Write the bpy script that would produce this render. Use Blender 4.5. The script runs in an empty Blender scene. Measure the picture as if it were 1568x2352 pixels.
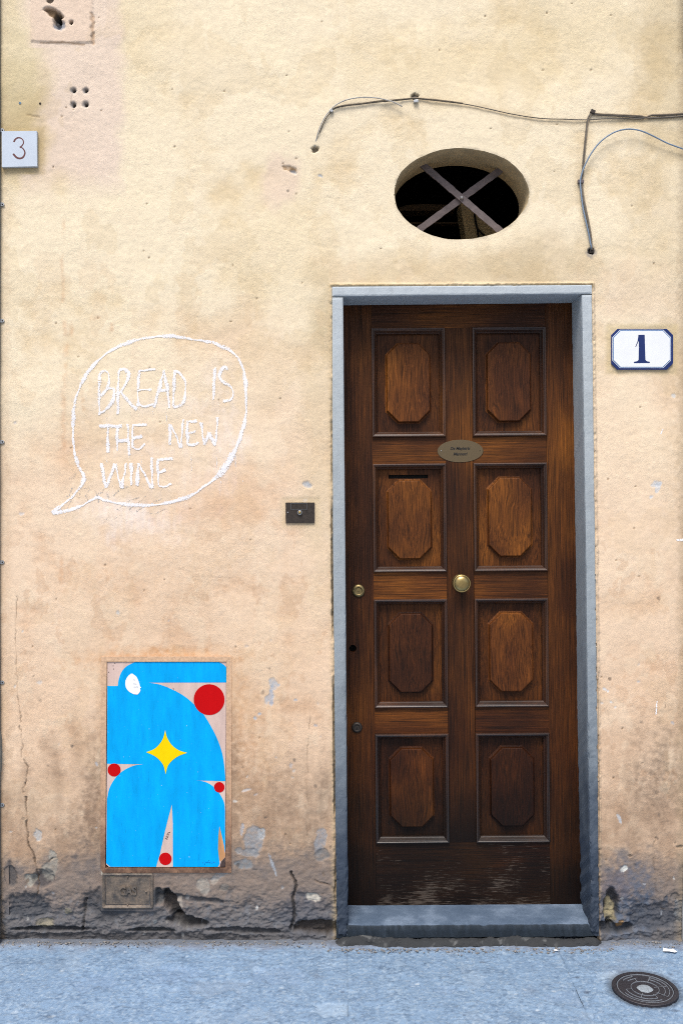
import bpy, bmesh, math, random
import numpy as np
from mathutils import Vector, Matrix
R = math.radians
sc = bpy.context.scene
col = sc.collection

# ------------------------------------------------------------------ camera, sky, sun, exposure
F = 2295.0      # focal length in pixels of a 1568 x 2352 frame
D = 3.36        # metres from the lens to the wall
H = 1.448       # lens height
cam_d = bpy.data.cameras.new('camera')
cam_d.sensor_fit = 'VERTICAL'
cam_d.sensor_height = 36.0
cam_d.lens = F / 2352.0 * 36.0
cam_d.clip_start = 0.05
cam_d.clip_end = 800.0
cam = bpy.data.objects.new('camera', cam_d)
col.objects.link(cam)
cam.location = (0, -D, H)
cam.rotation_euler = (R(90), 0, 0)
sc.camera = cam

SUN_EL, SUN_AZ = 58.0, -14.0          # elevation; degrees to the left of straight in front of the wall
world = bpy.data.worlds.new('World')
sc.world = world
world.use_nodes = True
wt = world.node_tree
wt.nodes.clear()
sky = wt.nodes.new('ShaderNodeTexSky')
sky.sky_type = 'NISHITA'
sky.sun_disc = False
sky.sun_elevation = R(SUN_EL)
sky.sun_rotation = R(180 - SUN_AZ)
sky.air_density = 1.0
sky.dust_density = 4.0
sky.ozone_density = 0.6
bg = wt.nodes.new('ShaderNodeBackground')
bg.inputs['Strength'].default_value = 0.10
wo = wt.nodes.new('ShaderNodeOutputWorld')
wt.links.new(sky.outputs[0], bg.inputs[0])
wt.links.new(bg.outputs[0], wo.inputs[0])

sun_d = bpy.data.lights.new('sun', 'SUN')
sun_d.energy = 1.9
sun_d.angle = R(24)
sun_d.color = (1.0, 0.965, 0.92)
sun = bpy.data.objects.new('sun', sun_d)
col.objects.link(sun)
sdir = Vector((math.sin(R(SUN_AZ)) * math.cos(R(SUN_EL)), -math.cos(R(SUN_AZ)) * math.cos(R(SUN_EL)), math.sin(R(SUN_EL))))
sun.rotation_euler = sdir.to_track_quat('Z', 'Y').to_euler()
sun.location = (-2, -6, 8)

sc.view_settings.view_transform = 'Standard'
sc.view_settings.look = 'None'
sc.view_settings.gamma = 1.0
sc.view_settings.exposure = 0.56
sc.view_settings.use_curve_mapping = False
sc.render.engine = 'CYCLES'
sc.cycles.use_denoising = False
sc.cycles.max_bounces = 6
sc.cycles.filter_width = 1.0

ILL = 1.02      # what a unit albedo on the wall shows as; used only to turn measured tones into albedos

# ------------------------------------------------------------------ small helpers
rnd = random.Random(7)

def s2l(c):
    c = c / 255.0
    return c / 12.92 if c <= 0.04045 else ((c + 0.055) / 1.055) ** 2.4

def A(r, g, b, k=None):
    """tone seen in the picture -> albedo"""
    k = ILL if k is None else k
    return tuple(min(0.86, s2l(v) / k) for v in (r, g, b))

def A4(r, g, b, k=None):
    return A(r, g, b, k) + (1.0,)

def W(px, py, y=0.0):
    d = D + y
    return ((px - 784.0) / F * d, H - (py - 1176.0) / F * d)

def zc(x0, y0, s):
    """pixel of a zoomed crop (origin in source pixels, scale) -> pixel of the 1568 frame"""
    return lambda x, y: ((x0 + x / s) / 1.2245, (y0 + y / s) / 1.2245)

def tag(o, label=None, cat=None, group=None, kind=None):
    if label: o['label'] = label
    if cat: o['category'] = cat
    if group: o['group'] = group
    if kind: o['kind'] = kind
    return o

def empty(name, loc, rot=(0, 0, 0)):
    o = bpy.data.objects.new(name, None)
    o.empty_display_size = 0.05
    o.location = loc
    o.rotation_euler = rot
    col.objects.link(o)
    return o

def link_mesh(name, me, mat, parent=None, world=True):
    """mesh coordinates are world coordinates unless the parent says otherwise (world=False: parent's local)"""
    o = bpy.data.objects.new(name, me)
    if mat is not None:
        for m in (mat if isinstance(mat, (list, tuple)) else [mat]):
            me.materials.append(m)
    col.objects.link(o)
    if parent is not None:
        o.parent = parent
        if world:
            p = parent
            M = Matrix.Identity(4)
            while p is not None:
                M = Matrix.LocRotScale(p.location, p.rotation_euler, p.scale) @ M
                if p.parent is not None:
                    M = p.matrix_parent_inverse @ M
                p = p.parent
            o.matrix_parent_inverse = M.inverted()
    return o

def obj(name, bm, mat, parent=None, smooth=False, world=True, bevel=0.0):
    if bevel > 0:
        es = [e for e in bm.edges if len(e.link_faces) == 2 and e.calc_face_angle(0) > 0.5]
        bmesh.ops.bevel(bm, geom=es, offset=bevel, segments=2, affect='EDGES', profile=0.5, clamp_overlap=True)
    bmesh.ops.recalc_face_normals(bm, faces=bm.faces)
    me = bpy.data.meshes.new(name)
    bm.to_mesh(me)
    bm.free()
    if smooth:
        me.shade_smooth()
    return link_mesh(name, me, mat, parent, world)

def box(bm, x0, x1, y0, y1, z0, z1):
    v = [bm.verts.new(p) for p in ((x0, y0, z0), (x1, y0, z0), (x1, y1, z0), (x0, y1, z0), (x0, y0, z1), (x1, y0, z1), (x1, y1, z1), (x0, y1, z1))]
    for f in ((0, 1, 2, 3), (4, 7, 6, 5), (0, 4, 5, 1), (1, 5, 6, 2), (2, 6, 7, 3), (3, 7, 4, 0)):
        bm.faces.new([v[i] for i in f])

def prism(bm, pts, y0, y1):
    """closed outline in x,z extruded from y0 (front) to y1 (back)"""
    a = [bm.verts.new((p[0], y0, p[1])) for p in pts]
    b = [bm.verts.new((p[0], y1, p[1])) for p in pts]
    n = len(pts)
    bm.faces.new(a)
    bm.faces.new(b[::-1])
    for i in range(n):
        j = (i + 1) % n
        bm.faces.new((a[i], a[j], b[j], b[i]))

def lathe_y(bm, cx, cz, prof, n=32):
    """profile of (radius, y) spun round an axis through (cx, cz) along y"""
    rings = []
    for r, y in prof:
        if r < 1e-6:
            rings.append([bm.verts.new((cx, y, cz))])
        else:
            rings.append([bm.verts.new((cx + r * math.cos(2 * math.pi * i / n), y, cz + r * math.sin(2 * math.pi * i / n))) for i in range(n)])
    for a, b in zip(rings, rings[1:]):
        for i in range(n):
            j = (i + 1) % n
            if len(a) == 1 and len(b) == 1: continue
            if len(a) == 1: bm.faces.new((a[0], b[i], b[j]))
            elif len(b) == 1: bm.faces.new((a[i], a[j], b[0]))
            else: bm.faces.new((a[i], a[j], b[j], b[i]))

def catmull(P, step):
    P = [np.array(p, float) for p in P]
    if len(P) == 2:
        n = max(1, int(np.linalg.norm(P[1] - P[0]) / step))
        return [P[0] + (P[1] - P[0]) * i / n for i in range(n + 1)]
    Q = [2 * P[0] - P[1]] + P + [2 * P[-1] - P[-2]]
    out = []
    for i in range(1, len(Q) - 2):
        p0, p1, p2, p3 = Q[i - 1], Q[i], Q[i + 1], Q[i + 2]
        n = max(1, int(np.linalg.norm(p2 - p1) / step))
        for k in range(n):
            t = k / n
            out.append(0.5 * ((2 * p1) + (-p0 + p2) * t + (2 * p0 - 5 * p1 + 4 * p2 - p3) * t * t + (-p0 + 3 * p1 - 3 * p2 + p3) * t ** 3))
    out.append(P[-1])
    return out

def tube(bm, pts, r, n=8):
    pts = [Vector(p) for p in pts]
    rings = []
    for i, p in enumerate(pts):
        t = (pts[min(i + 1, len(pts) - 1)] - pts[max(i - 1, 0)]).normalized()
        a = t.cross(Vector((0, 1, 0)))
        if a.length < 1e-3: a = t.cross(Vector((1, 0, 0)))
        a.normalize()
        b = t.cross(a)
        rings.append([bm.verts.new(p + (a * math.cos(2 * math.pi * k / n) + b * math.sin(2 * math.pi * k / n)) * r) for k in range(n)])
    for u, v in zip(rings, rings[1:]):
        for k in range(n):
            bm.faces.new((u[k], u[(k + 1) % n], v[(k + 1) % n], v[k]))
    bm.faces.new(rings[0]); bm.faces.new(rings[-1][::-1])

def text_mesh(name, body, size, mat, parent, loc, extrude=0.0004, shear=0.0, offset=0.0, space=1.0, xs=1.0):
    cu = bpy.data.curves.new(name, 'FONT')
    cu.body = body; cu.size = size; cu.extrude = extrude; cu.shear = shear; cu.offset = offset
    cu.align_x = 'CENTER'; cu.align_y = 'CENTER'; cu.space_character = space
    t = bpy.data.objects.new('t', cu)
    col.objects.link(t)
    bpy.context.view_layer.update()
    me = bpy.data.meshes.new_from_object(t.evaluated_get(bpy.context.evaluated_depsgraph_get()))
    me.name = name
    bpy.data.objects.remove(t)
    me.transform(Matrix.Translation(Vector(loc)) @ Matrix.Rotation(R(90), 4, 'X') @ Matrix.Diagonal((xs, 1, 1, 1)))
    me.materials.clear()
    return link_mesh(name, me, mat, parent)

# ------------------------------------------------------------------ numpy noise
def _grad(ix, iy, seed):
    h = (ix.astype(np.int64) * 374761393 + iy.astype(np.int64) * 668265263 + seed * 2147483647 + 1013904223) & 0xFFFFFFFF
    h = ((h ^ (h >> 13)) * 1274126177) & 0xFFFFFFFF
    h = h ^ (h >> 16)
    a = (h & 0xFFFF).astype(np.float32) * (2 * math.pi / 65536)
    return np.cos(a), np.sin(a)

def perlin(x, y, seed=0):
    x = np.asarray(x, np.float32); y = np.asarray(y, np.float32)
    ix = np.floor(x); iy = np.floor(y)
    fx = x - ix; fy = y - iy
    u = fx * fx * fx * (fx * (fx * 6 - 15) + 10); v = fy * fy * fy * (fy * (fy * 6 - 15) + 10)
    def g(dx, dy):
        gx, gy = _grad(ix + dx, iy + dy, seed)
        return gx * (fx - dx) + gy * (fy - dy)
    a = g(0, 0); b = g(1, 0); c = g(0, 1); d = g(1, 1)
    return ((a + (b - a) * u) * (1 - v) + (c + (d - c) * u) * v) * 1.5

def fbm(x, y, size, octv=4, seed=0, rough=0.5):
    """about -1..1; size = size of the biggest features, in the units of x and y"""
    s = 0; amp = 1; tot = 0; f = 1.0 / size
    for o in range(octv):
        s = s + perlin(x * f + 17.3 * o, y * f - 9.1 * o, seed + o * 101) * amp
        tot += amp; amp *= rough; f *= 2.03
    return s / tot * 1.35

def sm(a, b, x):
    t = np.clip((x - a) / (b - a), 0, 1)
    return t * t * (3 - 2 * t)

def lin3(*c):
    return np.array([s2l(v) / ILL for v in c], np.float32)

class Layer:
    """height h (metres, positive = recessed) and colour C painted on a regular grid given in frame pixels"""
    def __init__(s, xs, zs):
        s.xs, s.zs = xs, zs
        X, Z = np.meshgrid(xs, zs)
        s.X, s.Z = X.astype(np.float32), Z.astype(np.float32)
        s.px = s.X / D * F + 784.0
        s.py = 1176.0 - (s.Z - H) / D * F
        s.h = np.zeros_like(s.px)
        s.C = np.zeros(s.px.shape + (3,), np.float32)
    def win(s, x0, x1, y0, y1):
        pxs = s.px[0]; pys = s.py[:, 0]
        i = np.where((pxs >= x0) & (pxs <= x1))[0]; j = np.where((pys >= y0) & (pys <= y1))[0]
        if len(i) == 0 or len(j) == 0: return None
        return (slice(j[0], j[-1] + 1), slice(i[0], i[-1] + 1))
    def mixc(s, m, c, w=None):
        c = lin3(*c)
        if w is None: s.C += (c - s.C) * m[..., None]
        else: s.C[w] += (c - s.C[w]) * m[..., None]
    def blob(s, cx, cy, rx, ry, rot=0, soft=0.25, warp=0.35, wsize=10, seed=0):
        r = max(rx, ry) * (1.6 + warp)
        w = s.win(cx - r, cx + r, cy - r, cy + r)
        if w is None: return None, None
        dx = s.px[w] - cx; dy = s.py[w] - cy
        c, n = math.cos(R(rot)), math.sin(R(rot))
        d = np.sqrt(((dx * c + dy * n) / rx) ** 2 + ((-dx * n + dy * c) / ry) ** 2)
        if warp > 0: d = d + fbm(s.px[w], s.py[w], wsize, 3, seed + 3) * warp
        return w, 1 - sm(1 - soft, 1 + soft, d)
    def line(s, pts, wd, seed=0, warp=1.0, soft=0.5):
        xs = [p[0] for p in pts]; ys = [p[1] for p in pts]; m = wd * 3 + 8
        w = s.win(min(xs) - m, max(xs) + m, min(ys) - m, max(ys) + m)
        if w is None: return None, None
        x = s.px[w] + fbm(s.px[w], s.py[w], 14, 3, seed + 5) * warp * 2.0
        y = s.py[w] + fbm(s.px[w], s.py[w], 14, 3, seed + 6) * warp * 2.0
        d = np.full(x.shape, 1e9, np.float32)
        for (ax, ay), (bx, by) in zip(pts, pts[1:]):
            L = (bx - ax) ** 2 + (by - ay) ** 2 + 1e-6
            t = np.clip(((x - ax) * (bx - ax) + (y - ay) * (by - ay)) / L, 0, 1)
            d = np.minimum(d, np.hypot(x - ax - t * (bx - ax), y - ay - t * (by - ay)))
        return w, 1 - sm(wd * (1 - soft), wd * (1 + soft), d)

# ------------------------------------------------------------------ materials
def new_mat(name):
    m = bpy.data.materials.new(name)
    m.use_nodes = True
    t = m.node_tree
    return m, t, t.nodes['Principled BSDF']

def nd(t, typ, props=None, **ins):
    n = t.nodes.new(typ)
    for k, v in (props or {}).items():
        setattr(n, k, v)
    for k, v in ins.items():
        key = k.replace('_', ' ')
        s = n.inputs[int(k[1:])] if k[0] == 'i' and k[1:].isdigit() else n.inputs[key]
        if isinstance(v, bpy.types.NodeSocket): t.links.new(v, s)
        else: s.default_value = v
    return n

def ramp(t, fac, stops):
    n = t.nodes.new('ShaderNodeValToRGB')
    e = n.color_ramp.elements
    while len(e) < len(stops): e.new(0.5)
    for el, (p, c) in zip(e, stops):
        el.position = p
        el.color = c if len(c) == 4 else tuple(c) + (1,)
    t.links.new(fac, n.inputs[0])
    return n.outputs[0]

def g(v): return (v, v, v, 1)

def mixc(t, a, b, fac, mode='MIX'):
    n = nd(t, 'ShaderNodeMix', {'data_type': 'RGBA', 'blend_type': mode})
    for s, v in ((n.inputs[0], fac), (n.inputs[6], a), (n.inputs[7], b)):
        if isinstance(v, bpy.types.NodeSocket): t.links.new(v, s)
        else: s.default_value = v
    return n.outputs[2]

def math_(t, op, a, b=0.0, clamp=False):
    n = nd(t, 'ShaderNodeMath', {'operation': op, 'use_clamp': clamp})
    for s, v in ((n.inputs[0], a), (n.inputs[1], b)):
        if isinstance(v, bpy.types.NodeSocket): t.links.new(v, s)
        else: s.default_value = v
    return n.outputs[0]

def noise(t, vec, scale, detail=3, rough=0.5, dist=0.0):
    n = nd(t, 'ShaderNodeTexNoise', Scale=scale, Detail=detail, Roughness=rough, Distortion=dist)
    t.links.new(vec, n.inputs['Vector'])
    return n.outputs['Fac']

def mapping(t, vec, scale=(1, 1, 1), rot=(0, 0, 0), loc=(0, 0, 0)):
    n = nd(t, 'ShaderNodeMapping')
    n.inputs['Scale'].default_value = scale; n.inputs['Rotation'].default_value = rot; n.inputs['Location'].default_value = loc
    t.links.new(vec, n.inputs[0])
    return n.outputs[0]

def pos(t): return nd(t, 'ShaderNodeNewGeometry').outputs['Position']

def bump(t, h, strength, dist, normal=None):
    n = nd(t, 'ShaderNodeBump', Strength=strength, Distance=dist)
    t.links.new(h, n.inputs['Height'])
    if normal is not None: t.links.new(normal, n.inputs['Normal'])
    return n.outputs[0]

def grainy(name, grain_scale, bump_d, bump_s, rough, var=0.12, pits=0.25, stretch=(1, 1, 1), rot=(0, 0, 0)):
    """painted-grid material: colour from the mesh's own 'Col' plus fine mineral grain"""
    m, t, b = new_mat(name)
    at = nd(t, 'ShaderNodeAttribute', {'attribute_name': 'Col'}).outputs['Color']
    p = pos(t)
    q = mapping(t, p, stretch, rot)
    n1 = noise(t, q, grain_scale, 4, 0.6)
    n2 = noise(t, p, grain_scale * 2.6, 2, 0.6)
    n3 = noise(t, p, grain_scale * 0.25, 3, 0.6)
    v = ramp(t, n2, [(0.3, g(1 - var)), (0.7, g(1 + var * 0.6))])
    c = mixc(t, at, v, 1.0, 'MULTIPLY')
    pt = ramp(t, n1, [(0.28, g(1 - pits)), (0.42, g(1.0))])
    c = mixc(t, c, pt, 1.0, 'MULTIPLY')
    v3 = ramp(t, n3, [(0.3, g(1 - var * 0.5)), (0.7, g(1 + var * 0.25))])
    c = mixc(t, c, v3, 1.0, 'MULTIPLY')
    t.links.new(c, b.inputs['Base Color'])
    b.inputs['Roughness'].default_value = rough
    b.inputs['Specular IOR Level'].default_value = 0.25
    hsum = math_(t, 'ADD', n1, math_(t, 'MULTIPLY', n3, 0.9))
    zone = ramp(t, noise(t, p, 3.3, 3, 0.6), [(0.34, g(0.30)), (0.64, g(1.0))])
    hsum = math_(t, 'MULTIPLY', hsum, zone)
    t.links.new(bump(t, hsum, bump_s, bump_d), b.inputs['Normal'])
    return m

M_wall = grainy('plaster', 240, 0.0034, 0.46, 0.92, 0.12, 0.16, (1, 1, 1.9), (0, R(-28), 0))
M_paving = grainy('paving_stone', 190, 0.0032, 0.6, 0.62, 0.15, 0.16)

def plain(name, rgb, rough=0.5, metal=0.0, var=0.1, scale=60, bs=0.15, bd=0.001, spec=0.5):
    m, t, b = new_mat(name)
    p = pos(t)
    n = noise(t, p, scale, 4, 0.6)
    v = ramp(t, n, [(0.3, g(1 - var)), (0.7, g(1 + var))])
    t.links.new(mixc(t, tuple(rgb) + (1,), v, 1.0, 'MULTIPLY'), b.inputs['Base Color'])
    b.inputs['Roughness'].default_value = rough
    b.inputs['Metallic'].default_value = metal
    b.inputs['Specular IOR Level'].default_value = spec
    if bs > 0: t.links.new(bump(t, n, bs, bd), b.inputs['Normal'])
    return m

def stone_mat():
    m, t, b = new_mat('grey_sandstone')
    p = pos(t)
    z = nd(t, 'ShaderNodeSeparateXYZ', i0=p).outputs[2]
    n = noise(t, p, 9, 4, 0.6)
    n2 = noise(t, p, 420, 2, 0.6)
    n4 = noise(t, mapping(t, p, (1, 1, .3)), 26, 4, 0.65)
    zz = math_(t, 'ADD', z, math_(t, 'MULTIPLY', math_(t, 'SUBTRACT', n, 0.5), 0.55))
    c = ramp(t, math_(t, 'DIVIDE', zz, 2.4), [(0.0, A4(58, 68, 82)), (0.12, A4(70, 82, 98)), (0.23, A4(108, 118, 128)), (0.40, A4(144, 154, 161)), (0.75, A4(172, 181, 186)), (1.0, A4(190, 200, 207))])
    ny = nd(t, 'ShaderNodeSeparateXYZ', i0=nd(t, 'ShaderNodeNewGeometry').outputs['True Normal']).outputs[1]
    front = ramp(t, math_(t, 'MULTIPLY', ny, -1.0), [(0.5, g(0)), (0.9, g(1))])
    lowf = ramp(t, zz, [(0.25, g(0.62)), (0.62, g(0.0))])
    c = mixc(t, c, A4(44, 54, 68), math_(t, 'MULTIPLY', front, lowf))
    sp = ramp(t, n2, [(0.3, g(0.86)), (0.7, g(1.1))])
    c = mixc(t, c, sp, 1.0, 'MULTIPLY')
    st = ramp(t, n4, [(0.32, g(0.74)), (0.5, g(1.0)), (0.72, g(1.12))])
    low = ramp(t, zz, [(0.2, g(1.0)), (1.6, g(0.3))])
    c = mixc(t, c, st, low, 'MULTIPLY')
    t.links.new(c, b.inputs['Base Color'])
    b.inputs['Roughness'].default_value = 0.72
    b.inputs['Specular IOR Level'].default_value = 0.35
    t.links.new(bump(t, math_(t, 'ADD', n2, math_(t, 'MULTIPLY', n4, 2.0)), 0.35, 0.0015), b.inputs['Normal'])
    return m
M_stone = stone_mat()

def wood_mat(name, horizontal=False, cathedral=False, gain=1.0, worn=False):
    m, t, b = new_mat(name)
    oi = nd(t, 'ShaderNodeObjectInfo')
    co = nd(t, 'ShaderNodeTexCoord').outputs['Object']
    off = nd(t, 'ShaderNodeCombineXYZ', i0=math_(t, 'MULTIPLY', oi.outputs['Random'], 7.3), i1=math_(t, 'MULTIPLY', oi.outputs['Random'], 3.1), i2=math_(t, 'MULTIPLY', oi.outputs['Random'], 11.7)).outputs[0]
    v = nd(t, 'ShaderNodeVectorMath', {'operation': 'ADD'}, i0=co, i1=off).outputs[0]
    if horizontal: v = mapping(t, v, (1, 1, 1), (0, R(90), 0))
    warp = nd(t, 'ShaderNodeTexNoise', Scale=5.0 if cathedral else 2.6, Detail=2.0)
    t.links.new(mapping(t, v, (1.6, 1.6, 0.75)), warp.inputs['Vector'])
    wv = nd(t, 'ShaderNodeVectorMath', {'operation': 'SCALE'}, i0=nd(t, 'ShaderNodeVectorMath', {'operation': 'SUBTRACT'}, i0=warp.outputs['Color'], i1=(0.5, 0.5, 0.5)).outputs[0])
    wv.inputs['Scale'].default_value = 0.075 if cathedral else 0.02
    v2 = nd(t, 'ShaderNodeVectorMath', {'operation': 'ADD'}, i0=v, i1=wv.outputs[0]).outputs[0]
    grain = noise(t, mapping(t, v2, (1, 1, 0.022)), 260, 3, 0.6)
    fine = noise(t, mapping(t, v2, (1, 1, 0.05)), 700, 2, 0.6)
    tone = noise(t, mapping(t, v, (1, 1, 0.5)), 4.5, 3, 0.5)
    p = pos(t)
    wt2 = noise(t, p, 3.2, 3, 0.6)
    z = nd(t, 'ShaderNodeSeparateXYZ', i0=p).outputs[2]
    c = ramp(t, tone, [(0.28, (0.026, 0.0080, 0.0030, 1)), (0.42, (0.050, 0.0150, 0.0040, 1)), (0.55, (0.092, 0.0290, 0.0055, 1)), (0.72, (0.185, 0.062, 0.0090, 1))])
    gr = ramp(t, grain, [(0.34, g(0.30)), (0.44, g(0.74)), (0.54, g(1.0)), (0.68, g(1.6))])
    c = mixc(t, c, gr, 0.9, 'MULTIPLY')
    fr = ramp(t, fine, [(0.3, g(0.75)), (0.7, g(1.2))])
    c = mixc(t, c, fr, 1.0, 'MULTIPLY')
    # weathering of the stain: blacker towards the foot of the door where rain and boots reach
    zn = math_(t, 'ADD', z, math_(t, 'MULTIPLY', math_(t, 'SUBTRACT', wt2, 0.5), 0.55))
    foot = ramp(t, math_(t, 'DIVIDE', zn, 1.6), [(0.0, (0.10, 0.12, 0.17, 1)), (0.17, (0.14, 0.155, 0.20, 1)), (0.36, (0.56, 0.50, 0.50, 1)), (0.62, g(0.95)), (1.0, g(1.0))])
    c = mixc(t, c, foot, 1.0, 'MULTIPLY')
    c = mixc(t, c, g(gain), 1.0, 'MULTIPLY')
    rv = ramp(t, oi.outputs['Random'], [(0.0, g(0.82)), (1.0, g(1.15))])
    c = mixc(t, c, rv, 1.0, 'MULTIPLY')
    if worn:
        sc1 = noise(t, mapping(t, co, (0.22, 1, 3.6)), 85, 4, 0.75)
        big = noise(t, mapping(t, co, (1, 1, 1.3)), 6, 3, 0.6)
        lowz = ramp(t, z, [(0.06, g(1.0)), (0.105, g(0.35)), (0.28, g(0.12))])
        w = ramp(t, math_(t, 'ADD', math_(t, 'ADD', sc1, math_(t, 'MULTIPLY', big, 0.55)), math_(t, 'MULTIPLY', lowz, 0.16)), [(0.90, g(0.0)), (1.04, g(0.62))])
        c = mixc(t, c, (0.13, 0.105, 0.085, 1), w)
    t.links.new(c, b.inputs['Base Color'])
    t.links.new(ramp(t, grain, [(0.3, g(0.62)), (0.7, g(0.46))]), b.inputs['Roughness'])
    b.inputs['Specular IOR Level'].default_value = 0.5 if 'moulding' in name else 0.20
    if 'moulding' in name:
        b.inputs['Coat Weight'].default_value = 0.5
        b.inputs['Coat Roughness'].default_value = 0.28
    t.links.new(bump(t, grain, 0.45, 0.0012), b.inputs['Normal'])
    return m

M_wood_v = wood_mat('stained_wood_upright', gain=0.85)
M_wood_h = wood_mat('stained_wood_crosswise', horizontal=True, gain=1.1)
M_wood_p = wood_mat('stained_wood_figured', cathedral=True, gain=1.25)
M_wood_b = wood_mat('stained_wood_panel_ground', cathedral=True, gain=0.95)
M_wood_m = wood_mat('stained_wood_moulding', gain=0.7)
M_wood_foot = wood_mat('worn_wood_foot', horizontal=True, gain=1.0, worn=True)

M_black = plain('darkness', (0.006, 0.006, 0.006), 0.9, 0, 0.0, bs=0)
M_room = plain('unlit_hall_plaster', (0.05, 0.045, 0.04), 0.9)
M_pier = plain('hall_ochre_plaster', A(225, 195, 145), 0.9)
M_beam = plain('hall_timber', (0.16, 0.09, 0.04), 0.7)
M_brass = plain('aged_brass', (0.42, 0.31, 0.13), 0.34, 1.0, 0.15, 90, 0.08)
M_brass_dull = plain('dull_brass', (0.30, 0.23, 0.11), 0.45, 1.0, 0.2, 140, 0.12)
M_nameplate = plain('browned_brass', (0.135, 0.10, 0.055), 0.5, 0.5, 0.12, 500, 0.1)
M_ink = plain('black_engraving', (0.012, 0.010, 0.009), 0.6, bs=0)
M_darkmetal = plain('dark_bronze', (0.055, 0.045, 0.038), 0.5, 0.6, 0.25, 120, 0.15)
M_steel = plain('zinc_steel', (0.42, 0.44, 0.46), 0.45, 0.7, 0.2)
M_iron = plain('painted_iron', (0.125, 0.100, 0.100), 0.55, 0.1, 0.25, 45, 0.5, 0.002)
M_enamel = plain('white_enamel', (0.80, 0.83, 0.85), 0.22, 0, 0.03, 25, 0.02)
M_blue = plain('navy_enamel', (0.006, 0.022, 0.13), 0.25, 0, 0.1, 40, 0.02)
M_blueline = plain('blue_enamel_line', (0.02, 0.13, 0.36), 0.25, 0, 0.1, 40, 0.0)
M_marble = plain('white_marble', A(194, 206, 220), 0.5, 0, 0.05, 16, 0.1)
M_red3 = plain('worn_red_fill', (0.13, 0.045, 0.045), 0.7)
M_cable_w = plain('pale_cable', (0.42, 0.41, 0.38), 0.5, 0, 0.2, 30)
M_cable_b = plain('grimy_beige_cable', (0.24, 0.19, 0.13), 0.6, 0, 0.35, 30)
M_cable_d = plain('dark_cable', (0.12, 0.105, 0.085), 0.6, 0, 0.35, 30)
M_cable_blue = plain('blue_grey_cable', (0.20, 0.27, 0.36), 0.35, 0, 0.1, 30)
M_pipe = plain('grey_conduit', (0.15, 0.17, 0.18), 0.5, 0.2, 0.2, 20)
M_signblue = plain('blue_sign_paint', (0.05, 0.19, 0.45), 0.35)
M_neigh = plain('pale_neighbouring_stone', (0.45, 0.45, 0.44), 0.85)
M_cast = plain('cast_iron', (0.040, 0.038, 0.046), 0.5, 0.35, 0.3, 180, 0.3)
M_castworn = plain('worn_cast_iron', (0.24, 0.27, 0.31), 0.45, 0.4, 0.3, 160, 0.1)
M_paper = plain('white_paper', (0.80, 0.80, 0.80), 0.8)
M_mortar = plain('pale_mortar', A(150, 150, 148), 0.9, 0, 0.2, 80, 0.4, 0.003)

def mural_paint(name, rgb, rough=0.42, var=0.05, scratches=True):
    m, t, b = new_mat(name)
    p = pos(t)
    n = noise(t, mapping(t, p, (1, 1, 0.25)), 28, 4, 0.6)
    n2 = noise(t, p, 95, 3, 0.7)
    c = mixc(t, tuple(rgb) + (1,), ramp(t, n, [(0.3, g(1 - var)), (0.7, g(1 + var))]), 1.0, 'MULTIPLY')
    if scratches:
        n3 = noise(t, mapping(t, p, (1, 1, 0.12), (0, R(9), 0)), 160, 3, 0.7)
        c = mixc(t, c, tuple(0.55 * v for v in rgb) + (1,), ramp(t, n3, [(0.62, g(0)), (0.72, g(0.55))]))
        c = mixc(t, c, (0.65, 0.7, 0.75, 1), ramp(t, n2, [(0.70, g(0)), (0.75, g(0.6))]))
    t.links.new(c, b.inputs['Base Color'])
    b.inputs['Roughness'].default_value = rough
    b.inputs['Specular IOR Level'].default_value = 0.12
    t.links.new(bump(t, n, 0.25, 0.002), b.inputs['Normal'])
    return m
M_mblue = mural_paint('sky_blue_paint', (0.0, 0.37, 0.84), var=0.16)
M_mred = mural_paint('signal_red_paint', (0.52, 0.002, 0.004), scratches=False)
M_myel = mural_paint('yellow_paint', (0.86, 0.62, 0.0), scratches=False)
M_mwhite = mural_paint('white_paint', (0.86, 0.86, 0.86), scratches=False)
M_mbeige = mural_paint('bare_pinkish_hatch', A(208, 184, 174), 0.6, 0.12, scratches=False)
M_mrust = mural_paint('bare_tan_metal', A(196, 146, 102), 0.7, 0.25, scratches=False)
M_rustdark = plain('dark_rust', (0.055, 0.032, 0.028), 0.7, 0, 0.3, 60, 0.3)
M_mink = plain('blue_black_pen', (0.0, 0.03, 0.25), 0.5, bs=0)
M_faint = plain('faint_grey_print', (0.60, 0.64, 0.68), 0.6, bs=0)

def rust_frame():
    m, t, b = new_mat('plaster_smeared_rusty_frame')
    p = pos(t)
    z = nd(t, 'ShaderNodeSeparateXYZ', i0=p).outputs[2]
    n = noise(t, p, 26, 4, 0.65); n2 = noise(t, p, 110, 3, 0.6)
    zz = math_(t, 'ADD', z, math_(t, 'MULTIPLY', math_(t, 'SUBTRACT', n, 0.5), 0.5))
    c = ramp(t, zz, [(0.20, A4(92, 68, 54)), (0.34, A4(146, 112, 88)), (0.52, A4(190, 154, 124)), (0.9, A4(208, 174, 142))])
    c = mixc(t, c, ramp(t, n2, [(0.3, g(.78)), (0.7, g(1.15))]), 1.0, 'MULTIPLY')
    c = mixc(t, c, A4(70, 42, 34), ramp(t, math_(t, 'ADD', n2, math_(t, 'MULTIPLY', zz, -0.3)), [(0.5, g(0)), (0.62, g(0.85))]))
    t.links.new(c, b.inputs['Base Color'])
    b.inputs['Roughness'].default_value = 0.8
    t.links.new(bump(t, n2, 0.4, 0.002), b.inputs['Normal'])
    return m
M_hframe = rust_frame()

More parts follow.
